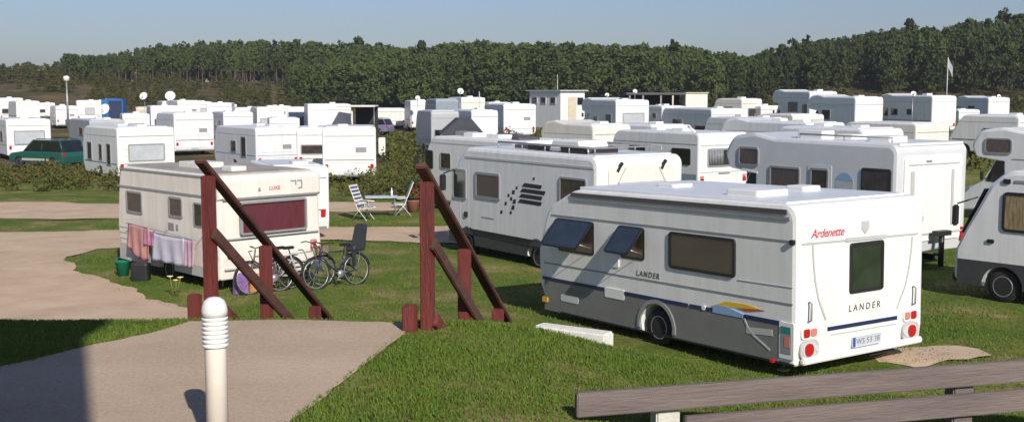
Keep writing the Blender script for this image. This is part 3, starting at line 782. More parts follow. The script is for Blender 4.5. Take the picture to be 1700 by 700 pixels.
# block and brush pattern
for k, (ua, ub, vv) in enumerate(((3.02, 2.2, 2.12), (3.1, 2.05, 1.98), (3.15, 2.18, 1.84), (3.2, 2.2, 1.70))):
    C.poly_panel('L', [(fc(ua), vv - .05), (fc(ub), vv - .06), (fc(ub - .06), vv + .04), (fc(ua - .12), vv + .05)], BLACKP, 'decal', 0.006)
for ua, vv, sz in ((3.4, 1.9, .12), (3.5, 1.72, .1), (3.36, 1.66, .13), (3.62, 1.80, .09), (3.75, 1.58, .10), (3.42, 1.50, .13), (3.95, 1.34, .10), (3.52, 1.36, .09), (2.5, 2.3, .08), (3.25, 2.02, .08)):
    C.poly_panel('L', [(fc(ua) - sz / 2, vv - sz / 2), (fc(ua) + sz / 2, vv - sz * .35), (fc(ua) + sz * .6, vv + sz / 2), (fc(ua) - sz * .3, vv + sz * .4)], BLACKP, 'decal', 0.006)
windscreen(C, C.H, C.W)
# rear face with moulded panel and corner lamps
C.panel('B', 0.34, 2.38, 1.0, 2.72, CREAM, 'rear_panel', 0.035, 0.12)
C.line('B', [(0.42, 1.5), (0.55, 2.2), (0.85, 2.68)], 0.035, TRIM_L, 'trim', 0.05)
C.line('B', [(2.30, 1.5), (2.17, 2.2), (1.9, 2.68)], 0.035, TRIM_L, 'trim', 0.05)
C.line('B', [(0.60, 2.60), (0.68, 2.72), (0.76, 2.80)], 0.07, BLACKP, 'marker_light', 0.055)
C.line('B', [(1.98, 2.62), (2.05, 2.74), (2.13, 2.82)], 0.07, BLACKP, 'marker_light', 0.055)
C.line('B', [(0.6, 2.32), (2.1, 2.32)], 0.04, TRIM_L, 'trim', 0.05)
C.line('B', [(0.5, 2.18), (2.2, 2.18)], 0.02, TRIM_L, 'trim', 0.05)
C.window('B', 0.85, 1.88, 1.3, 2.0, PANE, TRIM, 0.05)
for u_ in (0.18, 2.54): C.lamp(u_, 1.0, 0.14, 0.4, LRED); C.lamp(u_, 1.4, 0.14, 0.2, LORG)
mb = MB(); mb.prism([(-3.1, 2.90), (2.2, 2.90), (2.15, 2.975), (-3.1, 2.975)], -1.2, 1.2, 0, MX, 0.02); mb.build('roof', ROOFM, C.root)
for y in (-1.05, 1.05):
    mb = MB(); mb.tube([(-2.9, y, 3.14), (1.2, y, 3.14)], 0.025, 8)
    for x in (-2.9, -1.9, -0.9, 0.1, 1.2): mb.tube([(x, y, 2.94), (x, y, 3.14)], 0.018, 6)
    mb.build('roof_rail', STEEL, C.root)
for x in (-2.6, -1.6, -0.6): 
    mb = MB(); mb.box((x, 0, 3.12), (0.07, 2.05, 0.03)); mb.build('roof_rail', STEEL, C.root)
C.hatch(-2.1, 0.35, 0.75, 0.8, 0.16, RAILD, 2.97); C.hatch(-1.0, -0.3, 0.7, 0.6, 0.12, WPLAST, 2.97); C.hatch(0.6, 0.4, 0.9, 0.5, 0.10, RAILD, 2.97); C.hatch(-0.3, 0.75, 0.9, 0.22, 0.15, BLACKP, 2.97); C.hatch(-2.0, .98, 1.0, 0.12, 0.16, BLACKP, 2.97); C.hatch(1.6, -.2, 0.6, 0.5, 0.14, WPLAST, 2.97)
mb = MB(); mb.box((-0.1, -0.75, 3.05), (1.3, 0.55, 0.04)); mb.build('solar_panel', PANE_B, C.root)
mb = MB(); mb.prism([(-2.3, 3.0), (-1.0, 3.0), (-1.15, 3.28), (-2.2, 3.28)], -1.0, -0.1, 0, MX, 0.04); mb.build('roof_box', WPLAST, C.root)
C.wheels(cwx, 0.34); C.under()

# ---- D: motorhome behind C
D = Vehicle('motorhome', (0.14, 38.6), 124.5, 6.5, 2.5, 2.75)
D.tag('white motorhome with two small dark windows, behind the one with black block pattern', 'motorhome', G_MOT)
D.shell(integrated_profile(D.L, D.H), WHITE, 0.10, arches=[(-1.2, .42), (2.2, .42)], z0=0.3)
D.window('L', D.fw(6.05), D.fw(5.5), 1.5, 2.2, PANE); D.window('L', D.fw(4.95), D.fw(4.2), 1.55, 2.15, PANE_BR, TRIM); D.window('L', D.fw(2.2), D.fw(1.2), 1.55, 2.15, PANE_BR, TRIM)
D.line('L', [(D.fw(5.6), 2.5), (D.fw(0.1), 2.5)], 0.04, TRIM_L, 'trim')
windscreen(D, D.H, D.W)
D.hatch(0.8, 0.3, 0.7, 0.6, 0.14); D.hatch(-0.8, 0.2, 0.6, 0.6, 0.12); D.hatch(-1.9, 0, 0.8, 0.5, 0.1, RAILD)
D.hatch(-.2, -.6, 1.4, .3, .12, RAILD); D.hatch(1.7, .1, .9, .5, .16, TRIM); D.hatch(-2.6, .4, .5, .9, .1, RAILD)
D.window('B', 0.7, 1.8, 1.5, 2.1, PANE)
for u_ in (0.2, 2.3): D.lamp(u_, 0.9, 0.14, 0.4, LRED)
D.wheels([-1.2, 2.2], 0.34); D.under()

# ---- E: caravan with wide rear window
E_ = Vehicle('caravan', (7.32, 44.9), 124, 5.5, 2.72, 2.78)
E_.tag('white caravan whose wide dark rear window has grey blinds, behind the block patterned motorhome', 'caravan', G_CAR)
E_.shell(caravan_profile(E_.L, E_.H, 0.28), WHITE2, 0.07, arches=[(0.1, .38)], z0=0.28)
E_.window('L', E_.fw(1.55), E_.fw(0.45), 1.5, 2.15, PANE); E_.window('L', E_.fw(4.2), E_.fw(3.2), 1.5, 2.15, PANE); E_.panel('L', E_.fw(2.9), E_.fw(2.2), .5, 2.2, WHITE2, 'door', .012, .05)
E_.line('L', [(E_.fw(5.3), 2.32), (E_.fw(0.1), 2.32)], 0.03, TRIM, 'trim')
E_.panel('L', E_.fw(5.2), E_.fw(0.1), 0.35, 1.15, BLUEG, 'stripe', 0.006)
w = E_.window('B', 0.48, 2.18, 1.42, 2.16, PANE, TRIM, 0.07, 0.08)
mb = MB()
for k in range(9): mb.tube([(-0.72 + k * 0.085, -0.3, .022), (-0.72 + k * .085, 0.3, .022)], 0.03, 5)
mb.build('blind', mat('grey_blind', (0.30, 0.31, 0.36), 0.6, 0.3, 5, coat=0.8), w)
E_.line('B', [(0.1, 2.28), (2.62, 2.28)], 0.05, TRIM_L, 'trim'); E_.line('B', [(0.1, 1.22), (2.62, 1.22)], 0.04, TRIM_L, 'trim');
for u_ in (0.2, 2.52): E_.lamp(u_, 0.9, 0.18, 0.16, LRED); E_.lamp(u_, 1.05, 0.18, 0.1, LORG)
E_.panel('B', 1.1, 1.7, 1.14, 1.2, TRIM, 'handle', .03)
E_.hatch(-0.5, 0.2, .7, .5, .12); E_.hatch(1.2, 0, .5, .5, .1)
mb = MB(); mb.tube([(-1.6, .5, 2.78), (-1.2, .5, 3.0)], .05, 6); mb.build('roof_handle', WPLAST, E_.root)
E_.wheels([0.1], .31); E_.under(); E_.legs(); E_.drawbar()

# ---- F: alcove motorhome with tall white rear
F = Vehicle('motorhome', (9.3, 27.61), 123.5, 5.9, 2.78, 3.16, z=-0.02)
F.tag('tall alcove motorhome with grey side, four dark windows and a plain white rear panel', 'motorhome', G_MOT)
F.shell(alcove_profile(F.L, F.H, 0.45), mat('silver_white_shell', (0.62, 0.64, 0.66), 0.4, 0.07, 1.4, 0.1, 30, coat=0.2), 0.10, arches=[(-1.35, .45)], z0=0.45)
ax = cab_part(F, F.W - 0.35, F.H)
ff = F.fw
F.window('L', ff(5.35), ff(4.55), 2.38, 2.92, CURT_B, TRIM, 0.06, r=.12)
F.window('L', ff(4.15), ff(3.05), 1.72, 2.45, CURT_B, TRIM, 0.06)
F.window('L', ff(2.72), ff(2.08), 1.74, 2.47, PANE_BR, TRIM, 0.06)
F.window('L', ff(1.05), ff(0.15), 1.86, 2.56, PANE_BR, BLACKP, 0.05)
F.panel('L', ff(2.8), ff(2.0), .55, 2.55, MATS['silver_white_shell'], 'door', .01, .06)
F.panel('L', ff(3.3), ff(0.1), 0.5, 0.62, SKIRT, 'skirt', .012)
# round badge: blue arc over a pale yellow field
bd = [(0.30 * math.cos(t), 0.30 * math.sin(t)) for t in [2 * PI * k / 20 for k in range(20)]]
mb = MB(); mb.prism(bd, -0.004, 0.006); o = mb.build('badge', PANE_L, F.root); o.matrix_local = F.M('L', ff(1.58), 2.08)
mb = MB(); mb.prism([(0.3 * math.cos(t), 0.3 * math.sin(t)) for t in [0.35 + (PI - .7) * k / 10 for k in range(11)]], 0.004, 0.010); o = mb.build('badge', LBLUE, F.root); o.matrix_local = F.M('L', ff(1.58), 2.10)
mb = MB(); mb.box((0, 0, 0.008), (0.46, 0.07, 0.01)); o = mb.build('badge', YELLOW, F.root); o.matrix_local = F.M('L', ff(1.58), 1.90)
F.line('L', [(ff(5.2), 2.28), (ff(4.6), 2.22)], 0.04, WPLAST, 'trim', .02)
F.panel('B', 0.26, 2.52, 0.75, 2.86, WHITE, 'rear_panel', 0.03, 0.08)
F.line('B', [(0.42, 2.66), (2.4, 2.66)], 0.03, TRIM_L, 'trim', .045)
F.line('B', [(0.56, 2.5), (0.58, 1.7)], 0.14, TRIM_L, 'trim', .045)
F.line('B', [(2.14, 2.5), (2.16, 1.1)], 0.10, TRIM_L, 'trim', .045)
F.panel('B', 1.08, 1.28, 2.71, 2.76, TRIM, 'marker_light', .05)
F.panel('B', 0.92, 1.02, 1.25, 1.38, TRIM_L, 'lock', .05)
F.line('B', [(0.1, 0.93), (2.68, 0.93)], 0.04, TRIM_L, 'trim', .05)
for u_ in (0.18, 2.6): F.lamp(u_, 0.85, .12, .34, LRED, t=.05)
mb = MB(); mb.prism([(-2.9, 3.12), (1.0, 3.12), (0.95, 3.185), (-2.9, 3.185)], -1.25, 1.25, 0, MX, 0.02); mb.build('roof', ROOFM, F.root)
F.hatch(-1.8, .3, .7, .7, .14, WPLAST, 3.18); F.hatch(-0.2, -.2, .6, .6, .12, WPLAST, 3.18); F.hatch(0.4, .5, .9, .5, .22, WPLAST, 3.18)
mb = MB(); mb.tube([(-2.4, .9, 3.3), (0.6, .9, 3.3)], .025, 6)
for x in (-2.4, -.9, .6): mb.tube([(x, .9, 3.15), (x, .9, 3.3)], .018, 6)
mb.build('roof_rail', STEEL, F.root)
F.wheels([-1.35], .34)
for sd in (1, -1): wheel_parts(F.root, ax, sd * ((F.W - .35) / 2 - .14), .34, .19, sd)
F.under(-F.L / 2 + .2)
# carrier frame folded below the rear
mb = MB()
mb.tube([(-F.L / 2 - .25, -0.1, .12), (-F.L / 2 - .25, -0.1, .95)], .07, 8); mb.box((-F.L / 2 - .25, -.1, .95), (.2, .5, .12)); mb.tube([(-F.L / 2 - .05, -.1, .4), (-F.L / 2 - .25, -.1, .4)], .04, 6)
mb.build('rear_carrier', BLACKP, F.root)

# ---- G: integrated motorhome at the right edge
G = Vehicle('motorhome', (13.75, 19.6), 130, 6.5, 2.55, 2.80, z=0.0)
G.tag('white motorhome with tan curtains and dark lower panels, at the right edge', 'motorhome', G_MOT)
gw = [-1.3, G.L / 2 - 1.1]
G.shell([(-G.L / 2 + 0.05, 0.30, 0.05), (-G.L / 2, 0.6, 0), (-G.L / 2, 2.8, 0.22), (G.L / 2 - 1.1, 2.8, 0.5), (G.L / 2 - 0.75, 2.5, 0.3), (G.L / 2 - 0.2, 1.45, 0.3), (G.L / 2, 1.0, 0.2), (G.L / 2, 0.35, 0.12)], WHITE2, 0.10, arches=[(gw[0], .44), (gw[1], .44)], z0=0.30)
side_skirt(G, 1, 0.85, 0.31, -G.L / 2 + .15, G.L / 2 - .1, [(gw[0], .45), (gw[1], .45)], SKIRT_D)
g = G.fw
G.window('L', g(5.45), g(4.2), 1.52, 2.35, CURT_Y, BLACKP, .06, .1)
G.window('L', g(3.2), g(2.0), 1.55, 2.3, CURT_B, BLACKP, .06, .1)
G.panel('L', g(4.87), g(4.80), 1.56, 2.31, BLACKP, 'window_divider', .05)
G.line('L', [(g(5.2), 2.58), (g(0.2), 2.58)], .05, TRIM, 'trim', .02)
G.line('L', [(g(4.6), 1.22), (g(3.6), 1.3), (g(2.6), 1.28)], .03, TRIM, 'decal', .008)
G.panel('L', g(5.45), g(5.30), 2.52, 2.62, BLACKP, 'marker_light', .03, .02)
G.panel('L', g(5.75), g(5.6), 1.25, 1.33, BLACKP, 'door_handle', .03, .02)
windscreen(G, G.H, G.W)
G.hatch(0.5, .2, .7, .7, .12); G.hatch(-1.5, .2, .6, .6, .12)
G.wheels(gw, .35); G.under()

# ---- H: alcove motorhome behind G
Hh = Vehicle('motorhome', (19.84, 34.4), 128, 6.5, 2.5, 3.05)
Hh.tag('alcove motorhome with one dark window high up, behind the one with tan curtains', 'motorhome', G_MOT)
Hh.shell(alcove_profile(Hh.L, Hh.H, 0.4), WHITE2, 0.10, arches=[(-1.6, .45)], z0=0.4)
ax = cab_part(Hh, Hh.W - 0.3, Hh.H)
Hh.window('L', Hh.fw(6.0), Hh.fw(5.0), 2.30, 2.85, CURT_B, TRIM, .06, .15)
Hh.window('L', Hh.fw(4.4), Hh.fw(3.4), 1.6, 2.2, CURT_B, TRIM, .05)
Hh.window('L', Hh.fw(2.0), Hh.fw(1.0), 1.6, 2.2, CURT_B, TRIM, .05)
Hh.line('L', [(Hh.fw(5.0), 2.15), (Hh.fw(0.2), 2.15)], .04, TRIM, 'trim')
Hh.wheels([-1.6], .34)
for sd in (1, -1): wheel_parts(Hh.root, ax, sd * ((Hh.W - .3) / 2 - .14), .34, .19, sd)
Hh.under(-Hh.L / 2 + .2); Hh.hatch(-1, 0); Hh.hatch(.6, .2)

# ================================================================== middle distance and far vehicles
def far_caravan(px, ytop, d, hd, L, W, label, shell=WHITE, side=None, rear=None, sidew=(), roofv=1, H=None, cat='caravan', extra=None, pane=None):
    """px, ytop: where its rear-left roof corner shows from the dune; d: how far away it stands"""
    x = (px - 850) / 1900 * d
    zt = CAM_Z - (ytop - 150) / 1900 * d
    a = rad(hd); h = (math.cos(a), math.sin(a)); r = (h[1], -h[0])
    cx, cy = x + h[0] * L / 2 + r[0] * W / 2, d + h[1] * L / 2 + r[1] * W / 2
    g0 = gz(cx, cy)
    H = zt - g0; g_ = g0
    if H > 3.1: g_ = zt - 3.1; H = 3.1
    if H < 2.2: H = 2.2; g_ = zt - 2.2
    g_ = max(g_, g0 - 0.05) if g_ < g0 else g_
    v = Vehicle('caravan' if cat == 'caravan' else 'motorhome', (x, d), hd, L, W, H, z=min(g_, g0 + 0.02))
    v.H = H = zt - v.root.location.z
    v.tag(label, cat, G_CAR if cat == 'caravan' else G_MOT)
    if cat == 'caravan':
        v.shell(caravan_profile(L, H, 0.3), shell, 0.07, arches=[(0, .38)], z0=0.3, seg=4); v.wheels([0], .31)
        v.drawbar()
    elif cat == 'motorhome':
        v.shell(alcove_profile(L, H, 0.4), shell, 0.09, arches=[(-L * .22, .42)], z0=0.4, seg=4)
        ax = cab_part(v, W - .3, H); v.wheels([-L * .22], .34)
        for sd in (1, -1): wheel_parts(v.root, ax, sd * ((W - .3) / 2 - .14), .34, .19, sd)
    else:
        v.shell(integrated_profile(L, H), shell, 0.09, arches=[(-L * .2, .42), (L / 2 - 1.05, .42)], z0=0.3, seg=4)
        v.wheels([-L * .2, L / 2 - 1.05], .34); windscreen(v, H, W)
    v.under()
    for (a_, b_, c_, d_) in sidew:
        v.window('L', L * (1 - b_), L * (1 - a_), H * c_, H * d_, pane or PANE, TRIM, 0.05)
    if rear:
        a_, b_, c_, d_, pm = rear
        v.window('B', W * a_, W * b_, H * c_, H * d_, pm, TRIM, 0.06)
    v.line('B', [(0.08, H * .84), (W - .08, H * .84)], 0.035, TRIM, 'trim')
    col = rnd.choice([TRIM, NAVY, LBLUE, TRIM, SKIRT, REDD, TRIM])
    zz = H * rnd.uniform(.30, .42)
    v.line('L', [(L * .05, zz), (L - .08, zz)], rnd.uniform(.03, .08), col, 'stripe')
    if rnd.random() < .6: v.line('B', [(.1, zz), (W - .1, zz)], .04, col, 'stripe')
    for q in range(rnd.randrange(2, 4)): v.line('B', [(.3, H * (.36 + .12 * q)), (W - .3, H * (.36 + .12 * q))], .018, TRIM_L, 'trim')
    v.panel('B', W * .5 - .26, W * .5 + .26, .45, .57, PLATE, 'number_plate', .012)
    v.panel('B', .1, W - .1, .31, .40, SKIRT, 'bumper', .03, .02)
    if not rear and rnd.random() < .4: v.panel('B', W * .62, W * .82, H * .55, H * .64, TRIM, 'vent', .02, .02)
    mb_ = MB(); mb_.prism([(-L / 2 + .35, H - .04), (L * .28, H - .04), (L * .27, H + .03), (-L / 2 + .4, H + .03)], -W / 2 + .2, W / 2 - .2, 0, MX, .015); mb_.build('roof', ROOFM, v.root)
    v.line('L', [(L * .08, H * .84), (L - .08, H * .84)], 0.03, TRIM_L, 'trim')
    for u_ in (0.2, W - .2): v.lamp(u_, .8, .15, .22, LRED)
    for k in range(roofv): v.hatch(-L * .25 + k * L * .3, rnd.uniform(-.4, .4), .6, .5, rnd.uniform(.1, .18))
    return v
P_, PB, PL = PANE, PANE_BR, PANE_L
CW = CURT_W
far_caravan(425, 212, 59.8, 126, 5.8, 2.45, 'white caravan with blank rear and grey shaded side, behind the cream one with red curtains', WHITE2, sidew=((.45, .58, .45, .70), (.22, .34, .36, .80)), roofv=2)
far_caravan(493, 212, 61.0, 98, 4.6, 2.4, 'white caravan with one small dark rear window, squeezed between two blank white ones', WHITE, rear=(.08, .70, .42, .64, PB))
far_caravan(535, 211, 54.6, 98, 4.3, 2.55, 'white caravan with a blank ribbed rear standing against the heather hedge', WHITE, rear=None, roofv=1)
far_caravan(290, 188, 78, 124, 4.2, 2.8, 'tall pale box shaped caravan with ribbed rear panel, between two white caravans on the left', WHITE2, roofv=1)
far_caravan(12, 198, 73, 124, 6.0, 2.7, 'white caravan with a wide pale rear window, beside the green car', WHITE, rear=(.16, .86, .38, .72, PL), sidew=((.2, .35, .45, .7),))
far_caravan(195, 212, 55, 128, 5.2, 2.85, 'white caravan with pale rear window and three narrow side windows, right of the green car', WHITE, rear=(.18, .82, .38, .70, PL), sidew=((.18, .30, .30, .70), (.42, .52, .38, .68), (.72, .86, .36, .70)), roofv=2)
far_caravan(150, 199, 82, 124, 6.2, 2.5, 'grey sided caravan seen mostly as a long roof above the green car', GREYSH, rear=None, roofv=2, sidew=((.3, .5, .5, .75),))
far_caravan(985, 207, 52, 126, 4.0, 2.3, 'cream motorhome whose roof shows above the roof rails of the block patterned one', CREAM, rear=(.2, .8, .5, .7, PB), cat='motorhome')
far_caravan(1083, 208, 56, 124, 5.0, 2.6, 'white caravan showing as a bright strip above the caravan with grey blinds', WHITE, rear=(.2, .8, .3, .6, P_), sidew=((.2, .4, .4, .7),))
far_caravan(1180, 181, 74, 112, 6.6, 2.7, 'shaded caravan with a small pale rear window, in front of the dark pavilion', WHITE2, rear=(.28, .68, .36, .64, CW), sidew=((.05, .3, .2, .55), (.55, .75, .4, .7)))
far_caravan(1022, 166, 82, 112, 5.8, 2.7, 'alcove motorhome with dark blue shaded side and square grey window in its white rear', WHITE, rear=(.2, .85, .28, .66, PL), sidew=((.5, .62, .35, .55), (.12, .28, .3, .62)), cat='motorhome')
far_caravan(836, 173, 80, 108, 5.0, 2.4, 'small white caravan with blank rear, left of the site cabin', WHITE, roofv=1)
far_caravan(1230, 164, 96, 124, 3.4, 2.4, 'small cream caravan partly hidden by a bush, beneath the forest gap', CREAM, rear=(.3, .75, .4, .7, PB), sidew=((.3, .7, .4, .75),))
far_caravan(1342, 152, 88, 109, 5.4, 2.5, 'tall motorhome with plain white rear, left of the one with a dark square window', WHITE, sidew=((.3, .55, .5, .75), (.05, .18, .4, .7)), cat='motorhome')
far_caravan(1418, 161, 76, 112, 5.2, 2.3, 'alcove motorhome with grey green shaded side and one dark square window', WHITE, sidew=((.5, .68, .5, .72),), cat='motorhome')
far_caravan(1545, 159, 85, 109, 6.4, 2.2, 'long motorhome with shaded side, two small windows and blank white rear', WHITE, sidew=((.35, .45, .5, .66), (.62, .74, .48, .66)), cat='motorhome')
far_caravan(1638, 162, 108, 109, 4.6, 2.5, 'rightmost distant motorhome with pale grey rear, below the dark pines', WHITE2, sidew=((.4, .6, .45, .7),), cat='motorhome')
far_caravan(1520, 205, 55, 124, 4.6, 2.6, 'low cream white caravan with a black roof level vent, behind the tall alcove motorhome', CREAM, rear=None, roofv=0, sidew=())
far_caravan(1340, 204, 52, 124, 5.6, 2.6, 'motorhome whose rounded roof shows just above the tall one with four dark windows', WHITE2, cat='motorhome', sidew=((.2, .4, .5, .7),), roofv=2)
far_caravan(1432, 214, 44, 124, 5.2, 2.5, 'motorhome whose flat roof edge shows directly behind the tall plain white rear panel', WHITE2, cat='integrated', roofv=2)
far_caravan(1315, 190, 72, 120, 3.4, 2.7, 'low cream caravan with a blank rear in front of the tall bluish motorhome', CREAM, roofv=0)
far_caravan(1690, 192, 66, 124, 4.6, 2.5, 'white motorhome cut by the right edge of the view with a dark side window', WHITE, sidew=((.2, .5, .45, .7),), cat='integrated')
# far rows on the left, from the edge of the view to the middle
far_caravan(2, 163, 128, 118, 4.6, 2.5, 'white caravan at the far left edge, behind the one with the wide pale window', WHITE, rear=(.1, .4, .4, .6, PB))
far_caravan(30, 168, 122, 124, 4.4, 2.4, 'white caravan just right of the leftmost far one', WHITE)
far_caravan(52, 174, 135, 172, 4.4, 2.3, 'yellowish caravan seen broadside, left of the tall lamp post', BEIGE, roofv=1)
far_caravan(130, 167, 128, 112, 5.0, 2.5, 'white caravan with a pale rear window, right of the tall lamp post', WHITE, rear=(.35, .75, .4, .7, PL))
far_caravan(252, 176, 100, 112, 4.6, 2.5, 'white caravan with a large black rear window, below the two raised satellite dishes', WHITE, rear=(.12, .84, .30, .62, P_))
far_caravan(228, 178, 112, 110, 4.0, 1.9, 'narrow beige caravan beside the blue tent', BEIGE, roofv=0)
far_caravan(297, 167, 128, 124, 4.4, 2.6, 'white caravan with a small grey roof box, right of the satellite dishes', WHITE, sidew=((.3, .6, .4, .7),), roofv=2)
far_caravan(345, 171, 122, 100, 5.0, 2.6, 'white caravan with a blank rear, behind the tall pale box shaped one', WHITE)
far_caravan(392, 179, 118, 108, 4.6, 2.6, 'lilac grey caravan in the far row, left of the white one with a grey window', WHITE2, rear=(.1, .6, .5, .75, PL))
far_caravan(428, 178, 112, 112, 4.2, 2.7, 'white caravan in the far row with a grey rear window', WHITE, rear=(.1, .5, .3, .55, PL))
far_caravan(478, 178, 104, 96, 4.4, 1.9, 'far motorhome rear with a dark bluish window, left of the large white one', WHITE, rear=(.05, .95, .35, .85, PANE_B), roofv=0)
far_caravan(512, 173, 98, 104, 5.0, 3.7, 'wide white caravan with a low dark rear window, beside the flat black awning', WHITE, rear=(.32, .8, .2, .34, P_))
far_caravan(606, 180, 118, 100, 5.0, 4.2, 'low and wide cream mobile home above the heather', CREAM, roofv=0)
far_caravan(682, 167, 112, 104, 4.0, 2.0, 'white boxy caravan carrying a small dish, right of the wide low mobile home', WHITE)
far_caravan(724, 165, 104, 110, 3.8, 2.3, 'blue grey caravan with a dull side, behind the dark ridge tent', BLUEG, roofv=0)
far_caravan(766, 162, 104, 110, 4.6, 2.3, 'cream caravan with two roof masts, behind the dark ridge tent', CREAM)
far_caravan(783, 183, 72, 112, 4.4, 1.8, 'white caravan half covered by the dark ridge tent', WHITE, rear=None)
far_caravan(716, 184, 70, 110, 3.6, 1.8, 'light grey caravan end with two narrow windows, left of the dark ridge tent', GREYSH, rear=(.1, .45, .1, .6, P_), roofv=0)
# further small caravans that fill the far rows
for a_ in (
    (62, 171, 150, 116, 4.2, 2.4, 'white caravan behind the yellowish broadside one, left of the lamp post', WHITE),
    (95, 176, 118, 120, 4.0, 2.2, 'low white caravan standing at the foot of the tall lamp post', WHITE2),
    (165, 166, 140, 110, 4.0, 2.4, 'white caravan immediately left of the blue box tent', WHITE),
    (205, 189, 96, 112, 3.6, 2.2, 'low white caravan in front of the blue box tent', WHITE),
    (272, 168, 138, 116, 4.2, 2.4, 'white caravan directly behind the right one of the pair of raised dishes', WHITE),
    (322, 169, 140, 108, 4.2, 2.3, 'far white caravan whose roof peeps over the tall pale box shaped one', WHITE2),
    (362, 173, 140, 112, 4.4, 2.4, 'far white caravan right of the tall pale box shaped one', WHITE),
    (372, 186, 98, 118, 4.4, 2.6, 'white caravan whose roof shows just above the grey shaded side', WHITE2),
    (418, 180, 136, 112, 4.2, 2.5, 'small far caravan under the bare pine trunks', WHITE),
    (452, 176, 138, 112, 4.2, 2.4, 'small far caravan at the left end of the green wood', CREAM),
    (448, 196, 84, 104, 4.2, 2.2, 'low white caravan right above the roof of the blank white one', WHITE),
    (548, 184, 112, 108, 4.0, 2.3, 'white caravan wedged behind the flat black awning', WHITE2),
    (650, 182, 140, 110, 4.0, 2.3, 'white caravan between the wide low mobile home and the boxy one', WHITE),
    (745, 172, 128, 112, 4.2, 2.3, 'small white caravan in the gap behind the blue grey one', WHITE),
    (812, 170, 118, 110, 4.4, 2.4, 'white caravan at the foot of the wood, left of the site cabin', WHITE2),
    (975, 172, 112, 110, 4.0, 2.2, 'little white caravan peeping out right of the site cabin', WHITE),
    (1098, 176, 98, 114, 4.6, 2.4, 'grey white caravan tucked below the dark pavilion', WHITE2),
    (1262, 176, 96, 112, 4.4, 2.4, 'low white caravan left of the tall plain motorhome', WHITE),
    (1255, 196, 64, 120, 4.6, 2.4, 'low caravan roof between the grey blinds caravan and the tall alcove motorhome', WHITE2),
    (1590, 182, 98, 112, 4.2, 2.3, 'low white caravan right of the long motorhome with two small windows', WHITE),
):
    far_caravan(*a_, rear=rnd.choice([None, (.2, .8, .42, .68, PL), (.3, .7, .45, .68, P_), (.25, .75, .42, .66, CW), (.12, .5, .4, .62, PB)]), sidew=((.2, .34, .48, .7), (.55, .68, .48, .7)), roofv=rnd.choice([1, 2, 2]))
# a caravan hidden behind the one with red curtains, only its edge shows
far_caravan(446, 277, 33.5, 112, 4.2, 1.78, 'white caravan with only its right edge showing behind the one with red curtains', WHITE, rear=(.2, .8, .4, .7, P_))

# ================================================================== cars, tents, buildings
def car(name, loc, hd, L, W, H, paint, label, cat='car'):
    root = empty(name, (loc[0], loc[1], gz(*loc)), rad(hd)); tag(root, label, cat)
    h = L / 2
    lower = rounded([(-h, 0.32, .08), (-h - .0, .72, .1), (-h + .06, .98, .1), (h - 1.25, .98, .1), (h - .15, .84, .15), (h, .6, .1), (h - .02, .3, .08)], 4)
    xs = [h - .85, -h + .8]
    arch = []
    for ax in xs: arch += [(ax + .37 * math.cos(t), .32 + .37 * math.sin(t)) for t in [PI * k / 8 for k in range(9)]]
    mb = MB(); mb.prism(lower + arch, -W / 2, W / 2, 0, MX, .07); body = mb.build('body', paint, root)
    mb = MB(); mb.prism(rounded([(-h + .08, .95, 0), (-h + .32, H, .15), (h - 1.95, H, .25), (h - 1.15, .95, 0)], 4), -W / 2 + .12, W / 2 - .12, 0, MX, .10); cabn = mb.build('cabin', PANE, root)
    mb = MB(); mb.prism(rounded([(-h + .35, H - .05, 0), (-h + .38, H + .02, .03), (h - 1.95, H + .02, .05), (h - 1.85, H - .05, 0)], 2), -W / 2 + .16, W / 2 - .16, 0, MX, .02); mb.build('roof', paint, root)
    for x0, x1 in ((-h + .12, -h + .36), (-.45, -.45), (h - 1.2, h - 1.92)):
        for sd in (1, -1):
            mb = MB(); mb.tube([(x0, sd * (W / 2 - .10), .97), (x1, sd * (W / 2 - .17), H - .02)], .035, 6); mb.build('pillar', paint, root)
    for x in xs:
        for sd in (1, -1): wheel_parts(root, x, sd * (W / 2 - .12), .32, .2, sd)
    for sd in (1, -1):
        mb = MB(); mb.box((h - .1, sd * (W / 2 - .22), .7), (.2, .3, .14), b=.03); mb.build('headlight', LCLR, root)
        mb = MB(); mb.box((-h + .02, sd * (W / 2 - .12), .82), (.08, .18, .2), b=.02); mb.build('tail_light', LRED, root)
        mb = MB(); mb.box((0, sd * W / 2, .5), (L * .5, .05, .14), b=.02); mb.build('sill', mat('pale_sill', (.45, .47, .42), .5), root)
        mb = MB(); mb.tube([(-h + .5, sd * (W / 2 - .25), H + .07), (h - 2.1, sd * (W / 2 - .25), H + .07)], .025, 6); mb.build('roof_rail', BLACKP, root)
    return root
car('estate_car', (-26.9, 66.3), 152, 4.5, 1.78, 1.62, mat('green_paint', (.015, .10, .075), .3, .1, 3, coat=.8), 'dark green estate car with pale sill parked behind the heather hedge on the left')
car('passenger_van', (31.2, 73), 40, 4.6, 1.8, 1.85, mat('grey_car_paint', (.28, .31, .30), .35, .1, 3, coat=.6), 'grey van with its windscreen below the rightmost distant motorhome', 'van')
car('parked_car', (6.9, 74), 140, 4.2, 1.75, 1.5, mat('blue_car_paint', (.10, .16, .24), .3, .1, 3, coat=.8), 'steel blue car parked in front of the alcove motorhome, below the site cabin')
car('parked_car', (-13.4, 108), 160, 4.3, 1.75, 1.5, mat('violet_car_paint', (.20, .19, .30), .3, .1, 3, coat=.8), 'violet grey car beside the flat black awning in the far row')

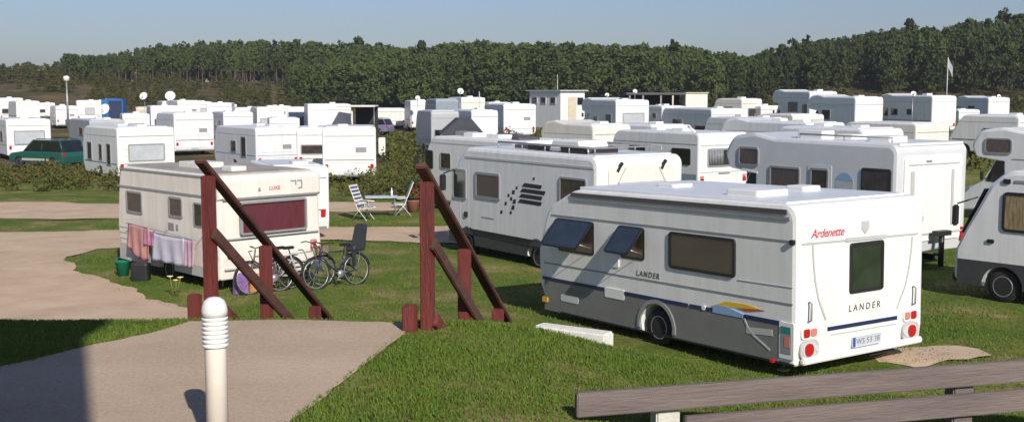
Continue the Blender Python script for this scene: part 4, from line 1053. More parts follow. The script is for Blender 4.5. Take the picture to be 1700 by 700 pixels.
def pxy(px, d): return ((px - 850) / 1900 * d)
def pz(py, d): return CAM_Z - (py - 150) / 1900 * d
def ridge_tent(loc, hd, w, l, h, material, label):
    root = empty('ridge_tent', (loc[0], loc[1], gz(*loc)), rad(hd)); tag(root, label, 'tent')
    mb = MB(); mb.prism([(-w / 2, 0), (-w * .44, h * .62), (-w * .1, h), (w * .15, h * .97), (w * .46, h * .5), (w / 2, 0)], -l / 2, l / 2, 0, MX)
    mb.build('canopy', material, root)
    mb = MB(); mb.prism([(-w * .2, .02), (-w * .2, h * .6), (w * .1, h * .6), (w * .1, .02)], -l / 2 - .03, -l / 2 + .02, 0, MX); mb.build('door_flap', BLACKP, root)
    for sd in (-1, 1):
        mb = MB(); mb.tube([(sd * w * .44, -l / 2, h * .6), (sd * (w / 2 + .7), -l / 2 - .3, .02)], .012, 5); mb.build('guy_rope', WPLAST, root)
    return root
ridge_tent((-2.95, 68.5), 8, 3.1, 2.2, 2.4, mat('dark_tent_fabric', (.055, .06, .075), .8, .3, 2), 'dark grey sloping tent between two caravans, behind the white motorhome')
bt_ = empty('box_tent', (-42.6, 123, gz(-42.6, 123)), rad(10)); tag(bt_, 'bright blue box tent with a dark navy front in the far row on the left', 'tent')
hb_ = pz(163, 123) - bt_.location.z
mb = MB(); mb.prism([(-1.1, 0), (-1.1, hb_ - .15), (0, hb_), (1.1, hb_ - .15), (1.1, 0)], -1.2, 1.2, 0, MX); mb.build('canopy', mat('blue_tent_fabric', (.02, .14, .42), .7, .3, 2), bt_)
mb = MB(); mb.prism([(-.35, .8), (-.35, hb_ - .25), (1.0, hb_ - .25), (1.0, .8)], 1.19, 1.24, 0, MX); mb.build('front_panel', mat('navy_tent_fabric', (.015, .03, .09), .7, .3, 2), bt_)

def dish(loc, h, r, hd, label, mast=True):
    root = empty('satellite_dish', loc, rad(hd)); tag(root, label, 'satellite dish', 'satellite dishes on masts')
    mb = MB(); mb.tube([(0, 0, 0), (0, 0, h)], .03, 6); mb.build('mast', STEEL, root)
    mb = MB(); M = Matrix.Translation((0, -.12, h + r * .5)) @ Matrix.Rotation(rad(65), 4, 'X')
    mb.lathe([(.01, 0), (r * .5, r * .06), (r * .85, r * .2), (r, r * .3), (r * .98, r * .33), (r * .8, r * .2), (.02, .03)], 20, 0, M)
    mb.build('reflector', WPLAST, root)
    mb = MB(); mb.tube([(0, -.1, h + .05), (0, -.1 - r * 1.0, h + r * .45)], .02, 5); mb.box((0, -.1 - r, h + r * .5), (.1, .12, .1)); mb.build('feed_arm', STEEL, root)
    return root
for px, py, d, r, lab in ((243, 160, 104, .55, 'round white dish, left one of the pair above the caravan with a black rear window'),
                          (286, 160, 104, .68, 'larger white dish, right one of the pair above the caravan with a black rear window'),
                          (178, 182, 100, .75, 'big pale dish low in front of the blue tent'),
                          (694, 163, 110, .35, 'small white dish on the boxy caravan in the far row'),
                          (764, 152, 100, .42, 'slim white dish above the cream caravan with two roof masts'),
                          (1053, 152, 112, .32, 'tiny white dish on the dark pavilion roof'),
                          (1007, 158, 90, .25, 'tiny white dish right of the site cabin'),
                          (1512, 156, 84, .3, 'small white dish on the long dark blue motorhome'),
                          (1653, 160, 110, .28, 'small white dish on the rightmost distant motorhome'),
                          (1378, 157, 84, .3, 'small white dish between the tall motorhomes on the right')):
    x = pxy(px, d); z = pz(py, d); g0 = gz(x, d)
    r *= .66; dish((x, d, g0), z - g0 - r * .5, r, rnd.uniform(-20, 20), lab)

def pole(px, ytop, d, r, label, cat, name, head=None, mt=STEEL):
    x = pxy(px, d); g0 = gz(x, d); zt = pz(ytop, d)
    root = empty(name, (x, d, g0)); tag(root, label, cat)
    mb = MB(); mb.tube([(0, 0, 0), (0, 0, zt - g0)], [r * 1.2, r * .8], 8); mb.build('pole', mt, root)
    if head: head(root, zt - g0)
    return root
def lamp_head(root, h):
    mb = MB(); mb.lathe([(.02, h - .1), (.26, h), (.30, h + .3), (.22, h + .42), (.02, h + .46)], 14); mb.build('lamp_head', WPLAST, root)
pole(115, 134, 112, .10, 'tall grey lamp post with a white head rising among the far left caravans', 'lamp post', 'lamp_post', lamp_head)
def flag(root, h):
    mb = MB(); n = 10; vs_ = []; fs = []
    for i in range(n + 1):
        for j in range(4):
            u = i / n; vs_.append((.05 + u * .55, .08 * math.sin(u * 7 + j * .6) * u, h - .1 - j * .35 - u * 1.1))
    for i in range(n):
        for j in range(3): fs.append((i * 4 + j, i * 4 + j + 1, i * 4 + j + 5, i * 4 + j + 4))
    mb.add(vs_, fs, 0, True); mb.build('flag', mat('pale_flag', (.42, .42, .46), .8, .3, 2), root)
pole(1568, 96, 130, .06, 'flagpole with a limp pale flag against the dark pines on the right', 'flagpole', 'flagpole', flag, TRIM_L)
pole(925, 124, 101, .03, 'thin aerial pole rising over the site cabin', 'aerial', 'aerial_pole', None, TRIM_L)
pole(796, 152, 101, .05, 'short pale aerial pole on the cream caravan with two roof masts', 'aerial', 'aerial_pole', None, TRIM_L)
pole(1187, 140, 120, .045, 'thin brown pole standing right of the dark pavilion', 'pole', 'wooden_pole', None, BARK)

# site cabin with three windows and a flat roof
cb = empty('site_cabin', (pxy(930, 98), 98, gz(4, 98)), rad(124)); tag(cb, 'white flat roofed site cabin with three small dark windows on its shaded side', 'cabin')
g0 = cb.location.z; hC = pz(150, 98) - g0
mb = MB(); mb.box((2.3, -1.3, hC / 2), (4.6, 2.6, hC - .12)); body = mb.build('wall', WHITE2, cb)
mb = MB(); mb.box((2.35, -1.3, hC - .03), (5.2, 3.0, .10)); mb.build('roof', TRIM_L, cb)
for x in (1.0, 2.45, 3.75):
    mb = MB(); mb.box((x, 0.02, hC * .74), (.75, .06, .62)); w = mb.build('window', TRIM_L, cb)
    mb = MB(); mb.box((x, 0.055, hC * .74), (.62, .02, .5)); mb.build('pane', PANE, w)
mb = MB(); mb.box((-.03, -1.25, hC * .45), (.06, .85, hC * .75)); d_ = mb.build('door', BEIGE, cb)
mb = MB(); mb.box((-.04, -2.1, hC * .72), (.06, .6, .6)); mb.build('window', PANE, cb)

# dark pavilion: flat roof on posts, dark back wall, beige store on its right
pv = empty('pavilion', (pxy(1042, 116), 116, gz(12, 116))); tag(pv, 'dark open pavilion with a flat roof and a beige store at its right end', 'pavilion')
g0 = pv.location.z; hP = pz(154, 116) - g0
mb = MB(); mb.box((2.8, 1.5, hP - .1), (6.0, 3.4, .22)); mb.build('roof', RAILD, pv)
mb = MB(); mb.box((2.8, 3.0, (hP - .2) / 2), (5.6, .12, hP - .24)); mb.build('back_wall', UNDER, pv)
for x in (0.15, 1.5, 3.3, 4.5):
    mb = MB(); mb.box((x, 0, (hP - .2) / 2), (.16, .16, hP - .2)); mb.build('post', BEIGE if x > 4 else TRIM, pv)
mb = MB(); mb.box((6.9, 1.3, (hP - .1) / 2), (2.2, 2.6, hP - .1)); mb.build('store', CREAM, pv)
mb = MB(); mb.box((6.9, 1.3, hP - .02), (2.4, 2.8, .1)); mb.build('store_roof', BEIGE, pv)
mb = MB(); mb.box((2.2, .3, .9), (1.2, .5, 1.8)); mb.build('cupboard', BEIGE, pv)
# flat black awning in the far row
aw = empty('awning', (pxy(568, 96), 96.5, gz(-14, 96))); tag(aw, 'flat awning with cream roof and black underside beside the wide white caravan', 'awning')
hA = pz(176, 96) - aw.location.z
mb = MB(); mb.box((1.3, 0, hA), (3.2, 2.6, .14), b=.03); mb.build('canopy', CREAM, aw)
mb = MB(); mb.box((1.9, 1.2, hA / 2 - .05), (1.9, .05, hA - .1)); mb.build('back_panel', UNDER, aw)
for x in (.9, 2.8):
    mb = MB(); mb.tube([(x, -1.2, 0), (x, -1.2, hA - .05)], .03, 6); mb.build('post', STEEL, aw)
# white service box and its dark base on the grass
ub = empty('utility_box', (*at(632, 268), 0)); tag(ub, 'small white utility box on a dark base in front of the heather', 'utility box')
mb = MB(); mb.box((0, 0, .2), (.7, .4, .4), b=.02); mb.build('base', BLACKP, ub)
mb = MB(); mb.box((.1, 0, .95), (.42, .35, 1.1), b=.03); mb.build('cabinet', WPLAST, ub)

# the house behind the camera whose shadow lies over the path
hs = empty('house', (0.175, -0.3, 2.70)); tag(hs, 'brick house beside the footpath that throws its shadow across the path', 'house')
mb = MB(); mb.box((-4.5, -4.0, 2.9), (9.0, 8.0, 5.8)); wl = mb.build('wall', BRICK, hs)
mb = MB(); mb.box((-4.5, -4.0, 5.9), (9.3, 8.3, .22), b=.03); mb.build('roof', TILE, hs)
for x in (-2.6, -6.2):
    mb = MB(); mb.box((x, 0.02, 1.7), (1.5, .08, 1.3)); w = mb.build('window', WPLAST, hs)
    mb = MB(); mb.box((x, 0.065, 1.7), (1.34, .02, 1.14)); mb.build('pane', PANE, w)
mb = MB(); mb.box((0.02, -2.5, 1.05), (.08, 1.0, 2.1)); mb.build('door', BROWNW, hs)

# ================================================================== railings, steps, bollard, barrier
STEP_DIR = Vector((0.353, 1.0, 0)); DZ = -0.856
def railing(x0, y0, label, ts, top=1.12, ext=(-0.10, 3.15)):
    root = empty('stair_railing', (x0, y0, 2.70)); tag(root, label, 'railing', 'red painted railings beside the dune steps')
    L2 = Vector((STEP_DIR.x, STEP_DIR.y, DZ)); ang = math.atan2(STEP_DIR.x, STEP_DIR.y)
    R = Matrix.Rotation(-ang, 4, 'Z')
    for i, t in enumerate(ts):
        p = STEP_DIR * t; zt = top + DZ * t - 0.03
        gnd = gz(x0 + p.x, y0 + p.y) - 2.70 - 0.12
        w = 0.088
        mb = MB(); mb.box((0, 0, (zt + gnd) / 2), (w, w, zt - gnd), b=0.008, M=Matrix.Translation((p.x, p.y, 0)) @ R)
        mb.build('post', REDWOOD, root)
    sl = math.atan2(-DZ, STEP_DIR.length)
    def beam(t0, t1, z, off, w, h, m, name):
        a = L2 * t0; b = L2 * t1; c = (a + b) / 2 + Vector((0, 0, z)); ln = (b - a).length
        perp = Vector((STEP_DIR.y, -STEP_DIR.x, 0)).normalized() * off
        mb = MB(); M = Matrix.Translation(c + perp) @ R @ Matrix.Rotation(-sl, 4, 'X')
        mb.box((0, 0, 0), (w, ln, h), b=0.008, M=M); mb.build(name, m, root)
    beam(ext[0], ext[1], top + 0.01, 0.0, 0.092, 0.042, BROWNW, 'handrail')
    beam(-0.03, ext[1], top - 0.50, 0.062, 0.035, 0.095, BROWNW, 'mid_rail')
    beam(0.0, ext[1], top - 1.04, 0.062, 0.035, 0.10, REDWOOD, 'lower_rail')
railing(-2.37, 8.90, 'left red railing with dark handrail down the steps, behind the white bollard', [0, .763, 1.544, 2.3])
railing(-0.62, 8.30, 'right red railing with dark handrail down the steps, beside the grassy bank', [0, .686, 1.41, 2.15])
def stub(x, y, w, h, label):
    r = tag(MB().box((0, 0, h / 2 - .1), (w, w * 1.1, h + .2), b=.01, M=Matrix.Rotation(-.34, 4, 'Z')).build('timber_post', REDWOOD), label, 'post', 'short posts at the head of the steps')
    r.location = (x, y, 2.70)
stub(-2.48, 8.82, .085, .17, 'short red timber stump beside the left railing, behind the bollard')
stub(-0.745, 8.22, .09, .20, 'short red timber stump beside the right railing at the edge of the path')
stp = empty('stairs', (-2.3, 8.87, 2.70)); tag(stp, 'wooden steps leading down the dune between the two red railings', 'steps')
ang = math.atan2(STEP_DIR.x, STEP_DIR.y)
for k in range(15):
    t = 0.10 + k * 0.205; z = DZ * t
    ctr = STEP_DIR * t + Vector((0.86, -0.30, 0))
    mb = MB(); mb.box((0, 0, z - .05), (1.76, .26, .06), b=.006, M=Matrix.Translation((ctr.x, ctr.y, 0)) @ Matrix.Rotation(-ang, 4, 'Z'))
    mb.build('tread', GREYW, stp)
for s_ in (-0.89, 0.89):
    a = Vector((0.86, -0.30, 0)) + Vector((math.cos(ang), -math.sin(ang), 0)) * s_
    mb = MB(); d3 = Vector((STEP_DIR.x, STEP_DIR.y, DZ)) * 3.1
    M = Matrix.Translation(a + d3 / 2 + Vector((0, 0, -.14))) @ Matrix.Rotation(-ang, 4, 'Z') @ Matrix.Rotation(-math.atan2(-DZ, STEP_DIR.length), 4, 'X')
    mb.box((0, 0, 0), (.05, d3.length, .18), M=M); mb.build('stringer', BROWNW, stp)

bo = empty('bollard_light', (-1.43, 5.42, 2.71)); tag(bo, 'white bollard light with a ribbed domed head standing on the path', 'bollard')
mb = MB(); mb.lathe([(.052, -.05), (.052, .50), (.050, .52)], 24); mb.build('shaft', mat('cream_painted_metal', (.80, .74, .66), .4, .08, 5), bo)
prof = [(.050, .51), (.060, .515)]
z = .515
while z < .66:
    prof += [(.062, z + .002), (.063, z + .013), (.055, z + .0165), (.055, z + .0195)]; z += .0215
prof += [(.062, z), (.062, .69), (.058, .715), (.047, .738), (.028, .752), (.002, .757)]
mb = MB(); mb.lathe(prof, 28, 0, smooth=True); mb.build('lamp_head', WPLAST, bo)

bar = empty('rail_barrier', (0.36, 6.3, 2.76)); bar.rotation_euler = (0, 0, math.atan2(.28, .96)); tag(bar, 'low weathered grey wooden barrier with two broad planks in the bottom right corner', 'barrier')
mb = MB(); mb.box((2.6, 0, -.07), (5.2, .045, .14), b=.006, M=Matrix.Rotation(0.004, 4, 'Y')); mb.build('plank', GREYW, bar)
mb = MB(); mb.box((3.12, 0.0, -.255), (4.9, .045, .14), b=.006, M=Matrix.Rotation(0.006, 4, 'Y')); p2 = mb.build('plank', GREYW, bar)
for x in (0.58, 2.6, 4.6):
    mb = MB(); zb = -.62; mb.box((x, .075, (zb - .15) / 2), (.15, .10, -.15 - zb), b=.01); mb.build('post', CONC if x < 1 else GREYW, bar)

wb = MB().box((0, 0, .16), (1.42, .34, .40), b=.03).build('step_block', mat('whitewashed_concrete', (.78, .77, .72), .8, .15, 6, .3, 40))
wb.location = (1.06, 19.5, 0); wb.rotation_euler = (0, 0, rad(-33)); tag(wb, 'long whitish concrete block lying in the grass beside the large caravan', 'block')

# ================================================================== things around caravan B
ang134 = rad(134); hB = Vector((math.cos(ang134), math.sin(ang134))); nB = Vector((-hB.y, hB.x)); cB = Vector((-6.40, 24.87))
def sideB(u, out): return cB + hB * u + nB * out
def towel(u0, u1, z0, z1, label, material, sag=0.08, cut=0.0, seed=1):
    r = random.Random(seed); n = 18; m = 10; vs_ = []; fs = []
    for i in range(n + 1):
        for j in range(m + 1):
            a = i / n; b = j / m
            u = (u1 - u0) * a; z = (z1 - (z1 - z0) * b * (1 - cut * max(0, a - .5) * 2)) - sag * math.sin(PI * a) * (1 - b)
            y = .02 * math.sin(a * 17 + b * 2 + seed) * (.3 + b) + .03 * b
            vs_.append((u, y, z))
    for i in range(n):
        for j in range(m): fs.append((i * (m + 1) + j, (i + 1) * (m + 1) + j, (i + 1) * (m + 1) + j + 1, i * (m + 1) + j + 1))
    mb = MB(); mb.add(vs_, fs, 0, True); o = mb.build('towel', material)
    md = o.modifiers.new('thickness', 'SOLIDIFY'); md.thickness = .008
    p = sideB(u0, .16); o.location = (p.x, p.y, 0); o.rotation_euler = (0, 0, ang134)
    tag(o, label, 'towel', 'washing hung beside the old caravan')
PINK = mat('pink_towel', (.72, .36, .34), .9, .25, 4, .3, 60, trans=.2); LIL = mat('white_lilac_towel', (.68, .66, .78), .9, .15, 4, .3, 60, trans=.2)
towel(3.0, 4.1, .42, 1.24, 'pink towel hanging on the side of the old caravan', PINK, .04, 0.3, 1)
towel(2.70, 3.25, .80, 1.18, 'small pink and magenta cloth between the pink and the white towel', mat('magenta_towel', (.60, .28, .42), .9, .4, 9, trans=.2), .05, 0, 3)
towel(1.3, 2.8, .48, 1.12, 'wide pale lilac towel hanging on the side of the old caravan', LIL, .05, 0, 2)
towel(.85, 1.35, .50, 1.12, 'rose coloured cloth nearest the red railing post', mat('rose_towel', (.62, .42, .52), .9, .2, 5, trans=.2), .04, 0, 5)
ln = MB(); ln.tube([(*sideB(4.2, .16), 1.24), (*sideB(.7, .16), 1.13)], .008, 5)
for u_ in (4.2, 2.4, .7): ln.tube([(*sideB(u_, .0), 1.2), (*sideB(u_, .16), 1.2)], .01, 5)
tag(ln.build('clothes_line', STEEL), 'thin washing line rod along the side of the old caravan', 'washing line')
p = sideB(3.9, .42)
bk = empty('bucket', (p.x, p.y, 0)); tag(bk, 'green plastic bucket under the front of the old caravan', 'bucket')
mb = MB(); mb.lathe([(.13, 0), (.18, .34), (.195, .35), (.18, .35), (.12, .03)], 16); mb.build('pail', mat('green_plastic', (.01, .20, .11), .35, .1, 5), bk)
mb = MB(); mb.tube([(.18 * math.cos(t), .02, .34 + .12 * math.sin(t)) for t in [PI * k / 8 for k in range(9)]], .006, 5); mb.build('handle', STEEL, bk)
p = sideB(2.9, .45)
wc = MB().prism(rrect(.42, .3, .06), 0, .42, b=.03).build('water_canister', BLACKP); wc.location = (p.x, p.y, 0); tag(wc, 'black water canister under the hanging towels', 'canister')
# bright bags leaning at the caravan corner
q = cB + Vector((.34, .10)); 
for k, (dx, mt_, lb, hh) in enumerate(((.0, mat('purple_bag', (.30, .16, .45), .6, .5, 9), 'purple patterned bag leaning on the rear of the old caravan', .46), (.38, mat('orange_bag', (.75, .30, .08), .6, .5, 9), 'orange and white bag leaning on the rear of the old caravan', .40))):
    mb = MB(); mb.prism(rounded([(-.17, 0, .03), (.17, 0, .03), (.14, hh, .06), (-.14, hh, .06)], 3), -.08, .08, 0, MX, .03)
    o = mb.build('bag', mt_); o.location = (q.x + dx * .7 + .1, q.y - .15 + dx * .7, 0.30 * 0 + .0); o.rotation_euler = (0, 0, rad(44)); tag(o, lb, 'bag')
fl = empty('flower', (*at(291, 492), 0)); tag(fl, 'two pale yellow flower heads on stems in the grass beside the old caravan', 'flowers')
for dx, hh in ((-.1, .42), (.12, .40), (.03, .34)):
    mb = MB(); mb.tube([(dx * .3, 0, 0), (dx, 0, hh)], .012, 5); mb.build('stem', mat('stem', (.12, .16, .04), .8), fl)
    mb = MB()
    for k in range(9):
        a = 2 * PI * k / 9; mb.add([(dx, 0, hh), (dx + .075 * math.cos(a), .075 * math.sin(a), hh + .03), (dx + .075 * math.cos(a + .6), .075 * math.sin(a + .6), hh + .03)], [(0, 1, 2)])
    mb.lathe([(.03, hh), (.03, hh + .03), (.005, hh + .04)], 8, 0, Matrix.Translation((dx, 0, 0)))
    mb.build('blossom', mat('yellow_petals', (.85, .75, .30), .7), fl)

def bicycle(loc, hd, lean, label, paint, seat=False, basket=False):
    root = empty('bicycle', (loc[0], loc[1], 0), rad(hd)); root.rotation_euler = (rad(lean), 0, rad(hd)); tag(root, label, 'bicycle', 'bicycles leaning by the old caravan')
    R = .35
    for x in (-.54, .54):
        mb = MB(); mb.tube([(x + R * math.cos(t), 0, R + R * math.sin(t)) for t in [2 * PI * k / 28 for k in range(28)]], .020, 6, closed=True)
        w = mb.build('wheel', RUBBER, root)
        mb = MB(); mb.tube([(x + (R - .03) * math.cos(t), 0, R + (R - .03) * math.sin(t)) for t in [2 * PI * k / 28 for k in range(28)]], .010, 5, closed=True)
        for k in range(16):
            a = 2 * PI * k / 16; mb.tube([(x, .02 * (-1) ** k, R), (x + (R - .03) * math.cos(a), 0, R + (R - .03) * math.sin(a))], .0022, 3, caps=False)
        mb.lathe([(.02, -.05), (.02, .05)], 8, 0, Matrix.Translation((x, 0, R)) @ Matrix.Rotation(PI / 2, 4, 'X'))
        mb.build('spokes', RIM, w)
        mb = MB(); mb.tube([(x + (R + .035) * math.cos(t), 0, R + (R + .035) * math.sin(t)) for t in [rad(20) + rad(150) * k / 12 for k in range(13)]], .018, 6); mb.build('mudguard', BLACKP, root)
    mb = MB(); BBk = (-.08, 0, .30); ST = (-.24, 0, .80); HT = (.36, 0, .82); HB = (.40, 0, .70)
    for a, b in ((BBk, ST), (BBk, HB), (ST, HT), ((-.54, .06, R), BBk), ((-.54, -.06, R), (-.2, 0, .68)), ((.54, .05, R), HB), ((.54, -.05, R), HB), (HB, (.33, 0, .98))): mb.tube([a, b], .018, 6)
    mb.build('frame', paint, root)
    mb = MB(); mb.tube([(-.24, 0, .8), (-.27, 0, .92)], .014, 6); mb.box((-.28, 0, .95), (.27, .16, .07), b=.025); mb.build('saddle', BLACKP, root)
    mb = MB(); mb.tube([(.20, -.28, 1.02), (.31, -.24, 1.04), (.33, 0, 1.0), (.31, .24, 1.04), (.20, .28, 1.02)], .014, 6); mb.build('handlebar', BLACKP, root)
    mb = MB(); mb.lathe([(.09, -.02), (.09, .02)], 12, 0, Matrix.Translation((-.08, .06, .3)) @ Matrix.Rotation(PI / 2, 4, 'X')); mb.tube([(-.08, .1, .3), (.06, .1, .18)], .01, 5); mb.tube([(-.08, -.1, .3), (-.22, -.1, .42)], .01, 5)
    mb.box((.06, .15, .18), (.09, .09, .02)); mb.box((-.22, -.15, .42), (.09, .09, .02)); mb.build('pedals', STEEL, root)
    mb = MB(); mb.box((-.56, 0, .75), (.36, .13, .02)); mb.tube([(-.54, .07, R), (-.62, .07, .75)], .007, 4); mb.tube([(-.54, -.07, R), (-.62, -.07, .75)], .007, 4); mb.build('carrier', STEEL, root)
    if seat:
        mb = MB(); mb.prism(rounded([(-.72, .78, .03), (-.84, 1.38, .06), (-.72, 1.40, .06), (-.56, .92, .05), (-.40, .90, .03), (-.38, .78, .03)], 3), -.17, .17, 0, MX, .04)
        mb.box((-.42, .12, .62), (.10, .07, .36), b=.02); mb.box((-.42, -.12, .62), (.10, .07, .36), b=.02)
        mb.build('child_seat', mat('dark_seat_shell', (.025, .03, .04), .5, .3, 6), root)
    if basket:
        mb = MB(); mb.prism(rrect(.3, .24, .04), .72, .92, M=Matrix.Translation((.55, 0, 0))); mb.build('basket', mat('wicker', (.25, .17, .10), .8, .4, 20), root)
    return root
rB = Vector((hB.y, -hB.x))
bicycle((-3.98, 25.75), 222, 5, 'bicycle with a tall dark child seat, rightmost of the three', mat('dark_blue_paint', (.02, .03, .08), .3, .1, 5, coat=.5), seat=True)
bicycle((-4.75, 25.55), 40, -5, 'middle bicycle with a grey frame and wicker basket, between two others', mat('silver_paint', (.4, .4, .4), .35, .1, 5), basket=True)
bicycle((-5.35, 25.15), 226, 6, 'leftmost bicycle with a brown frame, half hidden by the railing', mat('bronze_paint', (.16, .10, .07), .35, .1, 5))

# camping furniture
def lounge_chair(loc, hd, label, fabric, stripes=True):
    root = empty('folding_chair', (loc[0], loc[1], 0), rad(hd)); tag(root, label, 'folding chair')
    for sd in (-.28, .28):
        mb = MB(); mb.tube([(.25, sd, .02), (-.1, sd, .42), (-.42, sd, 1.22)], .013, 6); mb.build('leg', WPLAST, root)
        mb = MB(); mb.tube([(-.32, sd, .02), (.0, sd, .42), (.30, sd, .45)], .013, 6); mb.build('leg', WPLAST, root)
        mb = MB(); mb.tube([(-.2, sd * 1.1, .66), (.25, sd * 1.1, .64)], .018, 6); mb.build('armrest', WPLAST, root)
    n = 12
    mb = MB()
    for k in range(n):
        a = k / n; b = (k + 1) / n
        mb.box((-.12 - .30 * (a + b) / 2, 0, .48 + .74 * (a + b) / 2), (.02, .54, .74 / n * .98), k % 2, M=None)
    mb.build('backrest', [fabric, WPLAST] if stripes else [fabric, fabric], root)
    mb = MB()
    for k in range(6): mb.box((-.08 + k * .075, 0, .44), (.07, .54, .02), k % 2)
    mb.build('seat', [fabric, WPLAST] if stripes else [fabric, fabric], root)
lounge_chair((-5.1, 39.2), -20, 'blue and white striped high backed folding chair left of the camping table', mat('navy_fabric', (.05, .07, .17), .8, .1, 6))
lounge_chair((-3.95, 40.6), 190, 'pale green low folding chair right of the camping table', mat('mint_fabric', (.45, .60, .52), .8, .1, 6), False)
tb = empty('camping_table', (-4.62, 40.3, 0), rad(8)); tag(tb, 'pale blue camping table between the two folding chairs', 'table')
mb = MB(); mb.prism(rrect(1.15, .75, .06), .70, .73); mb.build('tabletop', mat('pale_blue_plastic', (.52, .60, .68), .4, .1, 6), tb)
for x in (-.5, .5):
    for y in (-.3, .3):
        mb = MB(); mb.tube([(x * .9, y, .7), (x, y * 1.1, .0)], .014, 6); mb.build('leg', STEEL, tb)
bt = MB().lathe([(.04, 0), (.04, .18), (.015, .25), (.015, .30)], 12).build('bottle', WPLAST); bt.location = (-4.25, 40.3, .73); tag(bt, 'white bottle standing on the right end of the camping table', 'bottle')
pt = empty('potted_plant', (-3.65, 42.0, 0)); tag(pt, 'dark shrub with red flowers in a pot, beside the white motorhome', 'potted plant')
mb = MB(); mb.lathe([(.2, 0), (.26, .4), (.28, .42)], 14); mb.build('pot', mat('terracotta', (.30, .12, .08), .8, .2, 6), pt)

# ================================================================== vegetation
def quads_mesh(name, P, T, U, V, material):
    """P centres, U and V half vectors (n,3)"""
    n = len(P); co = np.empty((n, 4, 3)); co[:, 0] = P - U - V; co[:, 1] = P + U - V; co[:, 2] = P + U + V; co[:, 3] = P - U + V
    me = bpy.data.meshes.new(name); me.vertices.add(n * 4); me.vertices.foreach_set('co', co.ravel())
    me.loops.add(n * 4); me.loops.foreach_set('vertex_index', np.arange(n * 4))
    me.polygons.add(n); me.polygons.foreach_set('loop_start', np.arange(0, n * 4, 4)); me.polygons.foreach_set('loop_total', np.full(n, 4))
    me.update(); me.validate(); me.materials.append(material)
    return me
def rand_unit(rs, n):
    v = rs.normal(size=(n, 3)); return v / np.linalg.norm(v, axis=1, keepdims=True)
def leafset(rs, C, R, per, size, flat=0.75):
    """leaf quads in clumps round centres C (k,3) with radius R (k,)"""
    k = len(C); idx = np.repeat(np.arange(k), per); n = len(idx)
    d = rand_unit(rs, n) * (rs.uniform(0.35, 1, (n, 1)) ** 0.5); d[:, 2] *= flat
    P = C[idx] + d * R[idx, None]
    a = rand_unit(rs, n); b = np.cross(a, rand_unit(rs, n)); b /= np.linalg.norm(b, axis=1, keepdims=True) + 1e-9
    s = size * rs.uniform(.6, 1.4, (n, 1))
    return P, a * s, b * s * .7
FOL_P = mat('pine_needles', (0.090, 0.140, 0.030), .9, .5, .10, color2=(0.045, 0.068, 0.022), island=(0.085, 0.105, 0.034), fac=(.42, .60), spec=.1, trans=.12)
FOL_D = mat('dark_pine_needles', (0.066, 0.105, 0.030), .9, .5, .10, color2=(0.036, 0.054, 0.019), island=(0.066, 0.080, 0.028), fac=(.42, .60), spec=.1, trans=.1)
FOL_H = mat('heather_sprigs', (0.115, 0.130, 0.035), .95, .5, .5, color2=(0.15, 0.090, 0.045), island=(0.070, 0.100, 0.024), spec=.05, trans=.1)
def pine_arrays(seed, h, r, nclump, per, size, base=.32, cl=.34):
    rs = np.random.RandomState(seed)
    z = rs.uniform(base, 1, nclump) ** .8
    t_ = np.clip((z - base) / (1 - base), 0, 1)
    prof = np.where(seed % 2, np.sin(t_ * PI * .80 + .45), np.clip(1.12 - t_, .06, 1) ** .8)
    ang_ = rs.uniform(0, 2 * PI, nclump); rad_ = r * prof * rs.uniform(.25, 1.0, nclump)
    C_ = np.stack([np.cos(ang_) * rad_, np.sin(ang_) * rad_, z * h], 1)
    return leafset(rs, C_, rs.uniform(.35, 1.0, nclump) * r * cl, per, size, .8)
protos = [pine_arrays(10 + i, 1.0, r_, 40, 12, .024) for i, r_ in enumerate((.22, .26, .20, .30, .24, .20))]
dense = [pine_arrays(40 + i, 1.0, r_, 72, 11, .021, .05, .30) for i, r_ in enumerate((.26, .32, .24, .34, .28, .30))]
def forest(name, trees, sets, material, label, trunks=True):
    Ps, Us, Vs = [], [], []; tb_ = MB()
    for i, (x, y, h, k, rot, wd) in enumerate(trees):
        P, U, V = sets[k % len(sets)]; c, s = math.cos(rot), math.sin(rot)
        Rm = np.array([[c * wd, -s * wd, 0], [s * wd, c * wd, 0], [0, 0, 1]]) * h
        g0 = gz(x, y)
        Ps.append(P @ Rm.T + np.array([x, y, g0])); Us.append(U @ Rm.T); Vs.append(V @ Rm.T)
        if trunks: tb_.tube([(x, y, g0 - .2), (x + rnd.uniform(-.3, .3), y, g0 + h * .8)], [.16, .05], 5, caps=False)
    me = quads_mesh(name, np.concatenate(Ps), None, np.concatenate(Us), np.concatenate(Vs), material)
    if trunks:
        o2 = tb_.build('trunks', BARK, fix=False)
        bm = bmesh.new(); bm.from_mesh(me); n0 = len(bm.faces); bm.from_mesh(o2.data); bm.faces.ensure_lookup_table()
        for f in bm.faces[n0:]: f.material_index = 1
        bm.to_mesh(me); bm.free(); me.materials.append(BARK); bpy.data.objects.remove(o2)
    o = bpy.data.objects.new(name, me); COL.objects.link(o)
    tag(o, label, 'forest', kind='stuff'); return o
def skyline_h(x, y, pts):
    """wanted tree top so that the wood's outline has the right rise and fall"""
    px = 850 + 1900 * x / y
    py = np.interp(px, [p[0] for p in pts], [p[1] for p in pts])
    return CAM_Z + (150 - py) * y / 1900
rf = random.Random(11)
